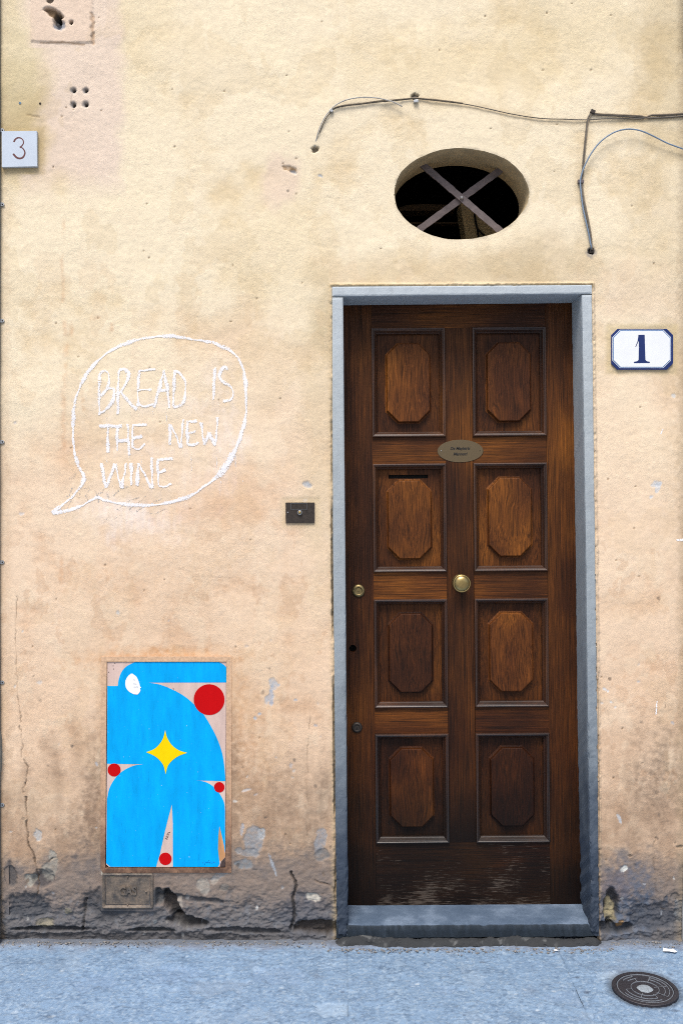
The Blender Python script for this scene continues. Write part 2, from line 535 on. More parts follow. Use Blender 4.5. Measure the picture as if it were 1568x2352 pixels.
def gas_mat():
    m, t, b = new_mat('dirty_gas_cover')
    p = pos(t)
    n = noise(t, p, 30, 4, 0.65); n2 = noise(t, p, 140, 3, 0.6)
    c = ramp(t, n, [(0.28, A4(56, 56, 58)), (0.45, A4(96, 88, 80)), (0.62, A4(122, 108, 94)), (0.78, A4(150, 140, 128))])
    c = mixc(t, c, ramp(t, n2, [(0.3, g(0.7)), (0.7, g(1.2))]), 1.0, 'MULTIPLY')
    t.links.new(c, b.inputs['Base Color'])
    b.inputs['Roughness'].default_value = 0.6
    t.links.new(bump(t, n2, 0.4, 0.002), b.inputs['Normal'])
    return m
M_gas = gas_mat()

def chalk_mat(name, rgb, bias):
    m, t, b = new_mat(name)
    p = pos(t)
    e = nd(t, 'ShaderNodeAttribute', {'attribute_name': 'edge'}).outputs['Fac']
    n = noise(t, p, 270, 3, 0.75)
    n2 = noise(t, p, 24, 2, 0.5)
    a = math_(t, 'ADD', math_(t, 'ADD', n, math_(t, 'MULTIPLY', e, 0.24)), math_(t, 'MULTIPLY', n2, 0.25))
    al = ramp(t, a, [(bias, g(0)), (bias + 0.10, g(0.95))])
    b.inputs['Base Color'].default_value = tuple(rgb) + (1,)
    b.inputs['Roughness'].default_value = 0.95
    t.links.new(al, b.inputs['Alpha'])
    return m
M_chalk = chalk_mat('white_chalk', (0.88, 0.88, 0.90), 0.672)
M_oldchalk = chalk_mat('rubbed_out_grey_marks', A(176, 176, 174), 0.83)

# ------------------------------------------------------------------ the wall: relief and paint
# outlines of the stone frame in frame pixels
def jl_out(py): return np.interp(py, [655, 1250, 2000, 2150], [761.5, 764, 771, 773])
def jl_in(py): return np.interp(py, [680, 1250, 1700, 2130], [788, 793, 796, 799])
def jr_in(py): return np.interp(py, [680, 1250, 1700, 2050, 2130], [1335, 1344, 1349, 1356, 1356])
def jr_out(py): return np.interp(py, [650, 1250, 1700, 2150], [1359, 1366.5, 1372.5, 1376])
def lin_top(px): return np.interp(px, [760, 1360], [657.5, 653.5])
def lin_bot(px): return np.interp(px, [788, 1335], [681.5, 675.5])

OCX, OCY, ORX, ORY = 1058.5, 445.0, 154.5, 105.0
def oval_scale(th):
    """chipped outline of the oval opening"""
    th = np.asarray(th, np.float32)
    return 1 + 0.006 * np.sin(3 * th + 1) + 0.005 * np.sin(7 * th + 2) + 0.0022 * np.sin(17 * th) + 0.0015 * np.sin(31 * th + 1)

GRAY = (142, 148, 158); LGRAY = (176, 184, 192); DGRAY = (74, 76, 80)
HOLES_TL = [(169, 208, 5.5), (197, 208, 5.5), (169, 241, 5.5), (197, 240, 6.0)]

def paint_wall(xs, zs, detail=True):
    L = Layer(xs, zs)
    px, py = L.px, L.py
    nA = fbm(px, py, 330, 4, 11)            # broad clouds
    nB = fbm(px, py, 120, 4, 21)            # mottling
    nC = fbm(px, py, 42, 4, 31, 0.6)
    nD = fbm(px, py, 13, 3, 41, 0.6)
    nV = fbm(px * 2.4, py * 0.5, 90, 4, 51) # vertical streaking
    L.C[:] = lin3(240, 226, 197)
    L.mixc(sm(0.0, 0.75, nB * .5 + nA * .7 + nC * .25) * 0.75, (218, 196, 156))
    L.mixc(sm(0.0, 0.8, -nA * .6 + nB * .7) * 0.5, (243, 228, 196))
    # warmer, pinker coat further down
    m = sm(620, 1150, py + nA * 190 + nB * 70 - np.where(px < 300, 140, 0)) * 0.9
    L.mixc(m, (234, 209, 182))
    m = sm(1150, 1750, py + nA * 160 + nB * 90)
    L.mixc(m * 0.75, (220, 188, 157))
    L.mixc(sm(0.15, 0.9, nB + nC * .4) * sm(900, 1300, py) * 0.42, (206, 166, 130))
    L.mixc(sm(0.1, 0.9, -nB + nA * .4) * sm(700, 1300, py) * (1 - sm(1800, 2000, py)) * 0.45, (240, 216, 188))
    # ochre bloom near the top
    for cx, cy, rx, ry, st, c in ((20, 260, 110, 130, .8, (206, 188, 146)), (60, 290, 70, 80, .55, (182, 164, 124)), (300, 60, 90, 160, .25, (214, 194, 146)),
                                  (120, 340, 90, 90, .5, (200, 176, 130)), (30, 120, 60, 150, .55, (208, 194, 156)), (1000, 630, 300, 40, .5, (206, 182, 140)),
                                  (1250, 605, 130, 60, .55, (190, 168, 130)), (1300, 60, 160, 90, .4, (216, 198, 156)), (1530, 140, 60, 260, .55, (198, 180, 142)),
                                  (1460, 680, 110, 60, .5, (228, 204, 180)), (1500, 560, 70, 160, .35, (206, 186, 150)), (755, 730, 36, 70, .55, (190, 172, 136)),
                                  (735, 1000, 40, 330, .4, (206, 188, 150)), (1040, 150, 260, 70, .35, (222, 200, 152)), (620, 560, 120, 120, .3, (222, 202, 160)),
                                  (905, 760, 0.1, 0.1, 0, (0, 0, 0))):
        if st == 0: continue
        w, b = L.blob(cx, cy, rx, ry, 0, 0.75, 0.55, 70, int(cx))
        if w: L.mixc(b * st, c, w)
    # pinkish old coat, top left
    d = np.maximum(np.abs(px - 165 + nA * 50 + nB * 14) / 108, np.maximum(-(py + 60), (py - 150)) / 285) + nC * .06 + nB * .1
    m = (1 - sm(0.80, 1.16, d)) * sm(30, 90, px + nB * 40 + np.where((py > 110) & (py < 400), -45, 25))
    L.mixc(m * 0.85, (230, 211, 194))
    w, b = L.blob(645, 415, 42, 62, 10, .3, .3, 40, 5)
    if w: L.mixc(b * .7, (228, 206, 186), w)
    # chalk dust washed down the plaster round the drawing
    if detail:
        for cx, cy, rx, ry, st in ((250, 1165, 60, 30, .4), (300, 1200, 50, 36, .45), (360, 1195, 46, 22, .45), (520, 1030, 30, 90, .4), (556, 1016, 22, 14, .55), (470, 1100, 60, 26, .25),
                                   (345, 1180, 110, 40, .3), (500, 880, 30, 60, .25), (430, 930, 90, 20, .3), (250, 930, 60, 30, .25), (330, 1035, 120, 16, .25), (400, 1240, 30, 14, .3), (255, 1240, 12, 22, .35)):
            w, b = L.blob(cx, cy, rx, ry, 0, 0.8, 0.7, 26, int(cx + cy))
            if w: L.mixc(b * st * np.clip(.8 + fbm(px[w] * 3, py[w] * .5, 30, 3, 9) * .8, 0, 1.2), (246, 232, 222), w)
        for cx, cy, rx, ry, st in ((560, 1130, 90, 60, .35), (480, 1180, 120, 36, .3), (150, 1060, 30, 50, .3)):
            w, b = L.blob(cx, cy, rx, ry, 0, 0.8, 0.6, 40, int(cx + cy))
            if w: L.mixc(b * st, (208, 160, 118), w)
        # rusty runs
        for pts, wd, st in ((((147, 500), (143, 600), (146, 690)), 3, .35), (((150, 740), (153, 800), (146, 900), (147, 1030)), 4, .38), (((163, 740), (166, 780)), 3, .5),
                            (((195, 735), (226, 728)), 3, .4), (((258, 730), (256, 760)), 3, .5), (((190, 900), (193, 940)), 3, .4), (((142, 1280), (140, 1330)), 3, .45), (((139, 1400), (136, 1440)), 3, .4)):
            w, b = L.line(pts, wd * 1.3, int(pts[0][0]), 1.6, .9)
            if w: L.mixc(b * st * .8 * np.clip(.6 + fbm(px[w], py[w], 22, 3, 77) * 1.5, 0, 1), (204, 150, 106), w)
        # freshly floated orange band over the hatch and at its sides
        for cx, cy, rx, ry, st, c in ((385, 1508, 170, 20, .7, (208, 158, 112)), (540, 1600, 30, 110, .4, (206, 158, 112)), (234, 1600, 14, 90, .4, (196, 158, 120)),
                                      (560, 1760, 60, 120, .45, (178, 134, 94)), (225, 1830, 30, 130, .7, (134, 112, 94)), (200, 1930, 60, 70, .6, (124, 104, 88)), (535, 1840, 22, 150, .5, (120, 98, 80)),
                                      (700, 1890, 36, 130, .3, (120, 106, 92)), (745, 1820, 16, 60, .55, (106, 94, 82)), (720, 1930, 20, 60, .5, (98, 86, 78)), (640, 1800, 60, 60, .3, (168, 138, 110)),
                                      (1540, 1700, 40, 110, .35, (176, 150, 120)), (1520, 1800, 50, 110, .65, (134, 116, 100)), (1450, 1840, 30, 120, .35, (150, 128, 106)), (640, 1900, 50, 100, .45, (140, 118, 98)), (90, 1850, 60, 90, .3, (160, 134, 110)), (1395, 1900, 20, 60, .3, (170, 140, 110)), (1545, 1000, 30, 420, .22, (190, 164, 128)),
                                      (1450, 1390, 80, 26, .35, (200, 166, 130)), (430, 1310, 220, 90, .22, (212, 172, 132)), (180, 1330, 90, 40, .25, (212, 170, 130)), (12, 1250, 12, 900, .3, (196, 166, 134)),
                                      (640, 1450, 120, 90, .25, (234, 206, 172)), (1460, 1150, 90, 260, .3, (238, 214, 182))):
            w, b = L.blob(cx, cy, rx, ry, 0, 0.7, 0.5, 26, int(cx * 3 + cy))
            if w: L.mixc(b * st * np.clip(.85 + nD[w] * .8, 0, 1.3), c, w)
    # tide marks: patches with one crisp edge
    for k, (sz, th, st, c, y0, y1) in enumerate(((150, .16, .22, (214, 186, 150), 500, 1900), (90, .24, .22, (236, 218, 190), 300, 2000), (200, .20, .20, (206, 184, 142), -50, 900), (70, .30, .30, (196, 158, 124), 1150, 2000), (50, .34, .30, (170, 142, 116), 1550, 2000))):
        f = fbm(px * 1.1, py * .8, sz, 5, 950 + k, .55)
        L.mixc(sm(th, th + .05, f) * (1 - .7 * sm(th + .05, th + .5, f)) * st * sm(y0, y0 + 150, py) * (1 - sm(y1, y1 + 100, py)), c)
    # rising damp and street dirt
    m = sm(1620, 2000, py + nV * 150 + nB * 90 + nD * 24) * 0.72
    L.mixc(m * np.clip(.8 + nC * .6, 0, 1), (150, 124, 102))
    right = sm(1350, 1400, px)
    edge = 1975 + nB * 42 + nC * 26 - 18 * sm(80, 260, px) * (1 - sm(600, 720, px)) + right * 14
    base = sm(-46, 40, py - edge + nD * 18)
    L.mixc(base * 0.84, (124, 114, 108))
    L.mixc(base * sm(-0.1, 0.5, nC) * .4, (134, 116, 102))
    L.mixc(base * sm(0.1, 0.7, -nC + nD * .4) * .45, (92, 92, 96))
    m = sm(2035, 2115, py + nC * 34 + nD * 12)
    L.mixc(m * 0.76, (92, 96, 102))
    L.mixc(m * sm(0.15, 0.6, nD + nC * .5) * .45, (116, 121, 128))
    L.mixc(m * sm(0.45, 0.8, fbm(px, py, 9, 3, 91)) * .55, (150, 150, 146))
    if detail:
        w, b = L.blob(1440, 2080, 64, 100, 0, .5, .4, 30, 77)
        if w: L.mixc(b * .7 * np.clip(.8 + nD[w], 0, 1.2), (92, 104, 122), w)
        w, b = L.blob(1410, 2035, 46, 30, 0, .6, .4, 30, 78)
        if w: L.mixc(b * .6, (112, 104, 108), w)
        w, b = L.blob(700, 2110, 55, 60, 0, .5, .4, 30, 79)
        if w: L.mixc(b * .5, (84, 88, 98), w)

    # ---- relief
    L.h += nA * 0.0035 + nB * 0.0022 + nC * 0.0009 + nD * 0.00035
    tr = fbm(px * .8 + py * .35, py * 1.5 - px * .4, 22, 3, 61, .6)
    L.h += tr * 0.0005 * (0.6 + sm(0, .6, nB)) + sm(.2, .6, fbm(px, py, 60, 3, 62)) * fbm(px, py * 1.7, 9, 3, 63) * .0006
    rdg = 1 - np.abs(fbm(px, py, 36, 5, 71, .6)) * 2.2
    rdg2 = fbm(px * .7, py * 1.6, 20, 5, 73, .65)
    L.h += base * (0.003 + 0.0020 * rdg + .0010 * rdg2 + nC * .0015)
    rb = sm(2040, 2100, py + nC * 30)
    L.h += rb * (0.005 + rdg * 0.0034 + rdg2 * .0045 + nB * .006)
    gap = .8 * sm(2141, 2156, py + nC * 9 + nB * 6) * (1 - .65 * sm(560, 640, px))
    L.h += gap * 0.013
    L.mixc(gap * .45, (46, 47, 50))
    if not detail:
        return L
    # eaten-away rubble at the foot, left
    for cx, cy, rx, ry, rot, dp, c in ((395, 2080, 15, 38, -25, .04, (46, 42, 40)), (430, 2120, 42, 13, 5, .035, (54, 52, 50)), (355, 2062, 22, 18, 0, .022, (76, 82, 86)), (560, 2140, 80, 7, 3, .012, (66, 66, 68)),
                                       (345, 2140, 50, 6, 0, .014, (60, 62, 64)), (120, 2138, 90, 6, 0, .02, (56, 58, 62)), (25, 2010, 14, 26, 0, .010, (84, 84, 86)), (100, 2020, 24, 20, 0, .012, (70, 70, 74)),
                                       (735, 2135, 60, 16, 4, .03, (70, 60, 50)), (1405, 2090, 16, 44, 0, .03, (60, 56, 52)), (1400, 2135, 60, 12, 0, .025, (46, 48, 52)), (440, 2066, 90, 6, 5, .008, (70, 72, 76)),
                                       (250, 2080, 60, 40, 0, .008, (74, 76, 80)), (60, 2085, 50, 30, 0, .010, (72, 76, 82)), (1500, 2110, 60, 30, 0, .008, (72, 76, 84))):
        w, b = L.blob(cx, cy, rx, ry, rot, .22, .35, 22, int(cx * 5 + cy))
        if w is None: continue
        L.h[w] += b * dp
        L.mixc(b * .75, c, w)
    # crevice where an old pipe chase ends, left of the jamb
    for pts, wd, dp in ((((668, 2005), (680, 2035), (672, 2065), (676, 2110), (666, 2140)), 2.8, .012), (((195, 2068), (192, 2100), (188, 2140)), 3, .008)):
        w, b = L.line(pts, wd, int(pts[0][0]), 1.6)
        L.h[w] += b * dp
        L.mixc(b * .7, (58, 56, 56), w)
    # patches where the coat is gone: (x, y, rx, ry, rot, depth mm, colour)
    chips = [(666, 388, 17, 7, 14, 4, (150, 118, 74)), (674, 394, 9, 4, 20, 5, LGRAY), (735, 403, 7, 3, 20, 2, (150, 170, 190)), (706, 1113, 10, 7, 15, 2.5, LGRAY), (662, 439, 3, 2, 0, 3, DGRAY),
             (628, 1570, 9, 14, -20, 1.5, LGRAY), (622, 1600, 6, 22, 0, 1.5, (168, 178, 192)), (612, 1608, 5, 10, 0, 1.5, LGRAY), (596, 1640, 4, 4, 0, 1, LGRAY), (586, 1650, 4, 4, 0, 1, LGRAY), (640, 1574, 3, 3, 0, 1, LGRAY),
             (583, 1928, 22, 34, 0, 2.5, (150, 154, 158)), (600, 1915, 9, 14, 0, 2.5, (178, 182, 184)), (575, 1960, 20, 10, 0, 2, (144, 146, 148)), (560, 1985, 20, 12, 0, 2, (132, 138, 142)),
             (735, 1930, 12, 34, 10, 2, (150, 152, 156)), (738, 1965, 18, 14, 0, 3, (126, 124, 122)), (88, 1918, 9, 15, -10, 3, (188, 190, 188)), (120, 1965, 9, 12, -10, 3, (176, 172, 160)), (114, 2000, 17, 28, 25, 3, (150, 146, 136)),
             (68, 2022, 12, 16, -20, 6, (158, 156, 146)), (240, 2007, 8, 8, 0, 2, (196, 190, 176)), (258, 2018, 6, 9, 20, 2, (190, 176, 140)), (468, 2035, 14, 18, 0, 2, (164, 158, 148)), (490, 2025, 10, 9, 0, 2, (160, 152, 142)),
             (505, 2010, 20, 8, -25, 2, (140, 140, 140)), (515, 2040, 10, 8, 0, 2, (140, 134, 126)), (412, 2075, 8, 12, 0, 2, (160, 152, 142)), (430, 2062, 5, 7, 0, 2, (150, 150, 150)),
             (718, 2062, 17, 10, 20, 5, (210, 204, 190)), (1505, 1112, 11, 8, 0, 1, (206, 212, 218)), (1508, 1122, 6, 11, 0, 1, (206, 212, 218)), (1494, 1141, 4, 4, 0, 1, (206, 212, 218)), (1546, 908, 5, 5, 0, 1, (216, 216, 212)),
             (1387, 1583, 5, 3, 30, 1, (214, 220, 224)), (1395, 1587, 3, 3, 0, 1, (214, 220, 224)), (1381, 1615, 4, 3, 0, 1, (220, 222, 220)), (1402, 1613, 3, 3, 0, 1, (220, 222, 220)), (1412, 1625, 3, 3, 0, 1, (220, 222, 220)),
             (1421, 1880, 4, 12, -20, 1, (190, 198, 204)), (1433, 1996, 10, 6, -20, 2, (220, 222, 216)), (1404, 2098, 12, 26, -5, -6, (176, 164, 130)), (1428, 2128, 7, 12, 20, 4, (180, 140, 90)),
             (1560, 2095, 10, 26, -5, 4, (110, 118, 126)), (1551, 2062, 10, 8, 0, 5, (110, 104, 100)), (1604, 2040, 8, 18, 0, 4, (80, 86, 92)), (1560, 1945, 8, 3, 0, 3, (100, 90, 80)),
             (92, 1568, 7, 4, 0, 1, (210, 204, 196)), (50, 1180, 6, 4, 0, 1, (214, 208, 204)), (35, 972, 4, 3, 0, 1, (214, 208, 204)), (1530, 2070, 6, 12, 0, 3, (96, 100, 108)), (1447, 1966, 5, 3, 0, 2, (110, 96, 84)),
             (540, 1840, 5, 3, 0, 1, (206, 200, 190)), (565, 1815, 12, 3, -12, 1, (196, 190, 186)), (556, 1905, 4, 14, 10, 1, (170, 176, 184)), (625, 1985, 3, 26, -20, 1, (168, 176, 184)), (700, 1150, 5, 4, 0, 1, (236, 224, 214)),
             (1513, 1062, 0.1, 0.1, 0, 0, GRAY), (548, 1955, 8, 8, 0, 2, (150, 150, 150)), (648, 2040, 4, 4, 0, 2, (150, 150, 150)), (355, 2120, 5, 5, 0, -4, (120, 126, 130)), (155, 2095, 10, 7, 0, -4, (120, 116, 100)), (102, 2125, 18, 12, 0, 4, (150, 142, 122))]
    for cx, cy, rx, ry, rot, dp, c in chips:
        if dp == 0: continue
        w, b = L.blob(cx, cy, rx, ry, rot, .14, .42, max(6, min(rx, ry) * 1.5), int(cx * 7 + cy))
        if w is None: continue
        L.h[w] += b * dp * 0.001
        L.mixc(b * .88 * np.clip(.82 + fbm(px[w], py[w], 9, 3, 66) * .5, 0, 1), c, w)
    rr = random.Random(5)
    for _ in range(150):      # specks of lost paint and grit
        cx, cy = rr.uniform(10, 1550), 1200 + 960 * rr.random() ** 0.45
        if 762 < cx < 1376 or (235 < cx < 530 and 1500 < cy < 2010): continue
        w, b = L.blob(cx, cy, rr.uniform(1.5, 4.5), rr.uniform(1.5, 6), rr.uniform(-40, 40), .3, .5, 6, int(cx))
        if w: L.h[w] += b * .0012; L.mixc(b * rr.uniform(.3, .8), rr.choice(((200, 200, 196), (176, 180, 186), (120, 104, 90), (90, 84, 80))), w)
    for _ in range(90):       # pin holes in the float finish
        cx, cy = rr.uniform(10, 1560), rr.uniform(5, 2000)
        if 762 < cx < 1376 and cy > 640: continue
        w, b = L.blob(cx, cy, rr.uniform(1.6, 2.6), rr.uniform(1.4, 2.4), 0, .4, .3, 5, int(cx))
        if w: L.h[w] += b * .0025; L.mixc(b * .7, (120, 96, 70), w)
    # cracks
    c3 = zc(0, 2040, 3.794); c8 = zc(700, 1800, 2.673); c4 = zc(1620, 2200, 4.703)
    cracks = [([c3(*p) for p in ((215, 10), (232, 100), (245, 190), (235, 270), (228, 345))], 1.0), ([c3(*p) for p in ((262, 372), (295, 440), (297, 510), (285, 590), (250, 680), (250, 710))], 1.5),
              ([c3(*p) for p in ((275, 760), (283, 860), (288, 960), (292, 1010), (280, 1060), (300, 1150), (305, 1280), (345, 1340), (370, 1400), (385, 1500), (400, 1620), (405, 1720), (395, 1800))], 1.6),
              ([(40, 1370), (37, 1430), (36, 1480), (38, 1520), (40, 1560), (42, 1600), (50, 1660)], 0.9), ([c3(*p) for p in ((400, 1420), (450, 1455), (530, 1460), (560, 1420))], 1.4),
              ([c8(*p) for p in ((455, 440), (460, 600), (445, 740), (440, 900), (440, 1100), (445, 1250), (430, 1400), (440, 1480))], 0.9), ([c8(*p) for p in ((330, 430), (400, 418), (470, 410))], .8),
              ([c8(*p) for p in ((495, 1810), (560, 1830), (600, 1850), (640, 1880))], 2.2), ([c4(*p) for p in ((1040, 740), (1015, 860), (1030, 960), (1020, 1100), (1040, 1200), (1060, 1300), (1065, 1560))], 1.0),
              ([c4(*p) for p in ((1060, 1640), (1120, 1640), (1150, 1700), (1220, 1725), (1411, 1715))], 1.5), ([(400, 1305), (470, 1322), (540, 1330)], .7), ([(560, 1385), (640, 1392)], .6),
              ([(300, 900), (360, 905)], .4), ([(468, 1060), (492, 1072), (520, 1082)], .8), ([(650, 470), (720, 455), (760, 452)], .5), ([(560, 1080), (575, 1120), (570, 1200)], .4),
              ([(1380, 1385), (1450, 1388), (1540, 1384)], .7), ([c3(*p) for p in ((395, 1800), (340, 1890), (290, 1950))], 1.0)]
    for i, (pts, wd) in enumerate(cracks):
        w, b = L.line(pts, wd * .8 + .45, i * 13, 1.6, .5)
        
        if w is None: continue
        br = np.clip(.55 + fbm(px[w], py[w], 30, 2, 900 + i) * 1.4, 0, 1) * (1 if wd > .85 else .5)
        if i < 4: br = np.clip(br + .35, 0, 1) * 1.15
        L.h[w] += b * br * .0022 * min(1.6, wd); L.mixc(b * br * min(.75, .4 * wd + .1), (96, 80, 66), w)
    # squared repair, top left, with a torn lower lip, and the socket knocked into it
    ex = px + fbm(px, py, 12, 3, 201) * 2.0
    ey = py + fbm(px, py, 12, 3, 202) * 1.6
    rag = np.where(px > 190, fbm(px, py, 16, 4, 203) * 9 * sm(25, 50, py), 0)
    inside = sm(70, 72.5, px + .3 * (ex - px)) * (1 - sm(211, 216, ex + rag)) * (1 - sm(95, 99, ey + 2 * np.sin(px * .03)))
    L.h -= inside * .0042
    L.mixc(inside * .4, (226, 200, 176))
    w, b = L.line([(95, 99), (140, 98), (195, 102)], 2.0, 9, 1.0); L.mixc(b * .6, (150, 116, 76), w)  # shade under the repair's lower edge, painted as a brown line
    w, b = L.line([(212, 32), (214, 60), (213, 85), (214, 100)], 3.0, 19, 2.0); L.mixc(b * .5, (160, 124, 84), w); L.h[w] += b * .004
    for cx, cy, rx, ry, rot, dp, c in ((124, 31, 22, 9, 25, .016, (120, 96, 66)), (133, 48, 8, 18, -12, .030, (92, 96, 98)), (136, 39, 5, 8, 0, .05, (16, 14, 12)), (138, 60, 13, 11, 20, .008, (140, 146, 156)), (165, 53, 4, 4, 0, .02, (30, 22, 18))):
        w, b = L.blob(cx, cy, rx, ry, rot, .25, .3, 12, int(cx)); L.h[w] += b * dp; L.mixc(b * .9, c, w)
    for cx, cy, r in HOLES_TL:
        w, b = L.blob(cx, cy, r + 1.5, r + 2, 0, .3, .3, 7, int(cx + cy)); L.h[w] += b * .005; L.mixc(b * .75, (150, 150, 150), w)
        w, b = L.blob(cx + 1, cy - .5, r * .62, r * .7, 0, .3, .2, 6, int(cx + cy) + 1); L.h[w] += b * .03; L.mixc(b * .95, (22, 20, 18), w)
    w, b = L.line([(165, 213), (164, 236)], .9, 3, .3); L.mixc(b * .5, (120, 100, 84), w)
    w, b = L.line([(60, 262), (80, 266), (92, 268)], 1.4, 4, 1.2); L.h[w] += b * .002; L.mixc(b * .5, (120, 98, 70), w)
    for cx, cy in ((116, 1), (723, 343), (1357, 577), (952, 222)):   # sockets of the cables
        w, b = L.blob(cx, cy, 8, 7, 0, .25, .4, 8, int(cx)); L.h[w] += b * .012; L.mixc(b * .8, (60, 54, 48), w)
    w, b = L.blob(1357, 580, 12, 12, 0, .3, .4, 8, 5); L.mixc(b * .6, (120, 122, 128), w)
    # darker tan bands along the cables
    for pts, wd, st in ((((950, 230), (1040, 238), (1140, 255), (1250, 280), (1340, 282), (1460, 280)), 7, .28), (((1332, 330), (1326, 420), (1342, 520)), 8, .22)):
        w, b = L.line(pts, wd, 8, 1.2, .8); L.mixc(b * st, (186, 160, 116), w)
    # irregular margin of the plaster against the stone frame, with the open crack on the left
    lx = jl_out(py); inr = (py > 652)
    dl = (lx - px) + fbm(px, py, 20, 3, 301) * 1.2
    crk = (1 - sm(1.2, 3.8, np.abs(dl - 1.2))) * inr * (px < 900) * sm(760, 1150, py) * np.clip(.75 + fbm(px, py * .2, 30, 2, 302), 0.1, 1)
    L.h += crk * .020; L.mixc(crk * .9, (24, 22, 20))
    near = (1 - sm(2, 15, lx - px + nD * 5)) * inr * (px < 900)
    L.mixc(near * .45, (190, 170, 134))
    rx_ = jr_out(py)
    near = (1 - sm(0, 9, px - rx_ + nD * 5)) * inr * (px > 1200)
    L.mixc(near * .4, (196, 176, 148))
    crk = (1 - sm(.6, 2.4, np.abs(px - rx_ - 1.0 + fbm(px, py, 16, 3, 305) * 1.2))) * inr * (px > 1200) * sm(1300, 1700, py)
    L.h += crk * .006; L.mixc(crk * .55, (120, 104, 86))
    lip = (1 - sm(0, 10, lin_top(px) - py + nD * 4)) * (px > 755) * (px < 1365) * (py < 660)
    L.mixc(lip * .5, (190, 168, 128))
    L.h -= .0085 * sm(-1.5, 1.5, py - lin_top(px) + 0 * px) * 0
    L.h -= .0075 * ((py > 640) & (px > 745) & (px < 1390)) * (1 - sm(0, 6, np.maximum(np.maximum(jl_out(py) - px, px - jr_out(py)), lin_top(px) - py) - 1 + nD * 2)) * (1 - sm(-1.0, .2, -np.maximum(np.maximum(jl_out(py) - px, px - jr_out(py)), lin_top(px) - py) + fbm(px, py, 22, 3, 777) * 2.2)) 
    # dirty edges of the whole bay
    L.mixc((1 - sm(0, 12, px + nD * 4)) * .35, (150, 128, 98))
    L.mixc(sm(1546, 1568, px + nD * 8) * .4, (150, 134, 108))
    # flat beds for the things fixed to the wall
    for x0, x1, y0, y1, t in ((640, 738, 1140, 1216, .0005), (-20, 100, 292, 398, .0005), (1394, 1550, 748, 858, .0005), (226, 362, 1990, 2100, .002)):
        mk = sm(x0, x0 + 8, px) * (1 - sm(x1 - 8, x1, px)) * sm(y0, y0 + 8, py) * (1 - sm(y1 - 8, y1, py))
        L.h = L.h * (1 - mk) + t * mk
    mk = sm(237, 239, px) * (1 - sm(526, 528, px)) * sm(1512, 1514, py) * (1 - sm(1998, 2000, py))
    mh = sm(224, 236, px) * (1 - sm(530, 544, px)) * sm(1496, 1510, py) * (1 - sm(2004, 2016, py))
    L.h = L.h * (1 - mh) + .0002 * mh
    L.h = L.h * (1 - mk) + .04 * mk
    mk = (1 - sm(1, 1.25, np.hypot((px - OCX) / (ORX + 4), (py - OCY) / (ORY + 4))))
    L.h *= (1 - mk)
    rim = np.hypot((px - OCX) / ORX, (py - OCY) / ORY)
    ch = (1 - sm(1.0, 1.05, rim + fbm(px, py, 14, 3, 401) * .03)) * np.clip(.5 + fbm(px, py, 40, 2, 402) * 1.5, 0, 1)
    L.mixc(ch * .6, (170, 160, 140))
    # ochre halos round the plates
    for x0, x1, y0, y1, st, c in ((1398, 1548, 752, 853, .5, (196, 178, 132)), (-30, 96, 298, 392, .5, (178, 156, 112)), (652, 728, 1150, 1206, .35, (206, 188, 146))):
        dd = np.maximum(np.maximum(x0 - px, px - x1), np.maximum(y0 - py, py - y1)) + nD * 4
        L.mixc((1 - sm(0, 14, dd)) * st, c)
    return L

def grid_object(name, L, mat, parent=None, keep=None, snap=None, tri_front=True, to_xyz=None):
    ny, nx = L.px.shape
    idx = np.arange(ny * nx).reshape(ny, nx)
    a = idx[:-1, :-1]; b = idx[:-1, 1:]; c = idx[1:, 1:]; d = idx[1:, :-1]
    quads = np.stack([a, b, c, d], -1).reshape(-1, 4)
    X = L.X.copy(); Z = L.Z.copy()
    if keep is not None:
        k = keep.ravel()
        quads = quads[k[quads].all(1)]
        if snap is not None: X, Z = snap(X, Z, keep)
    P = to_xyz(X, Z, L) if to_xyz else np.stack([X, L.h, Z], -1)
    P = P.reshape(-1, 3)
    used = np.zeros(ny * nx, bool); used[quads.ravel()] = True
    remap = np.cumsum(used) - 1
    quads = remap[quads]
    me = bpy.data.meshes.new(name)
    nv = int(used.sum()); nf = len(quads)
    me.vertices.add(nv); me.loops.add(nf * 4); me.polygons.add(nf)
    me.vertices.foreach_set('co', P[used].astype(np.float32).ravel())
    me.loops.foreach_set('vertex_index', quads.astype(np.int32).ravel())
    me.polygons.foreach_set('loop_start', (np.arange(nf) * 4).astype(np.int32))
    me.polygons.foreach_set('use_smooth', np.ones(nf, bool))
    at = me.attributes.new('Col', 'FLOAT_COLOR', 'POINT')
    Cc = np.concatenate([np.clip(L.C.reshape(-1, 3)[used], 0.003, .86), np.ones((nv, 1), np.float32)], 1)
    at.data.foreach_set('color', Cc.astype(np.float32).ravel())
    me.update(calc_edges=True)
    me.validate()
    return link_mesh(name, me, mat, parent)

building = empty('building', (0, 0.3, 0))
tag(building, 'old building front in flaking cream and peach plaster, dirty grey along its foot', 'building')

zs = np.concatenate([np.arange(-0.045, 0.62, 0.0026), np.arange(0.62, 3.24, 0.0036)])
xs = np.arange(-1.156, 1.1481, 0.0031)
LW = paint_wall(xs, zs)
px, py = LW.px, LW.py
ang = np.arctan2(-(py - OCY) / ORY, (px - OCX) / ORX)
orad = np.hypot((px - OCX) / ORX, (py - OCY) / ORY) / oval_scale(ang)
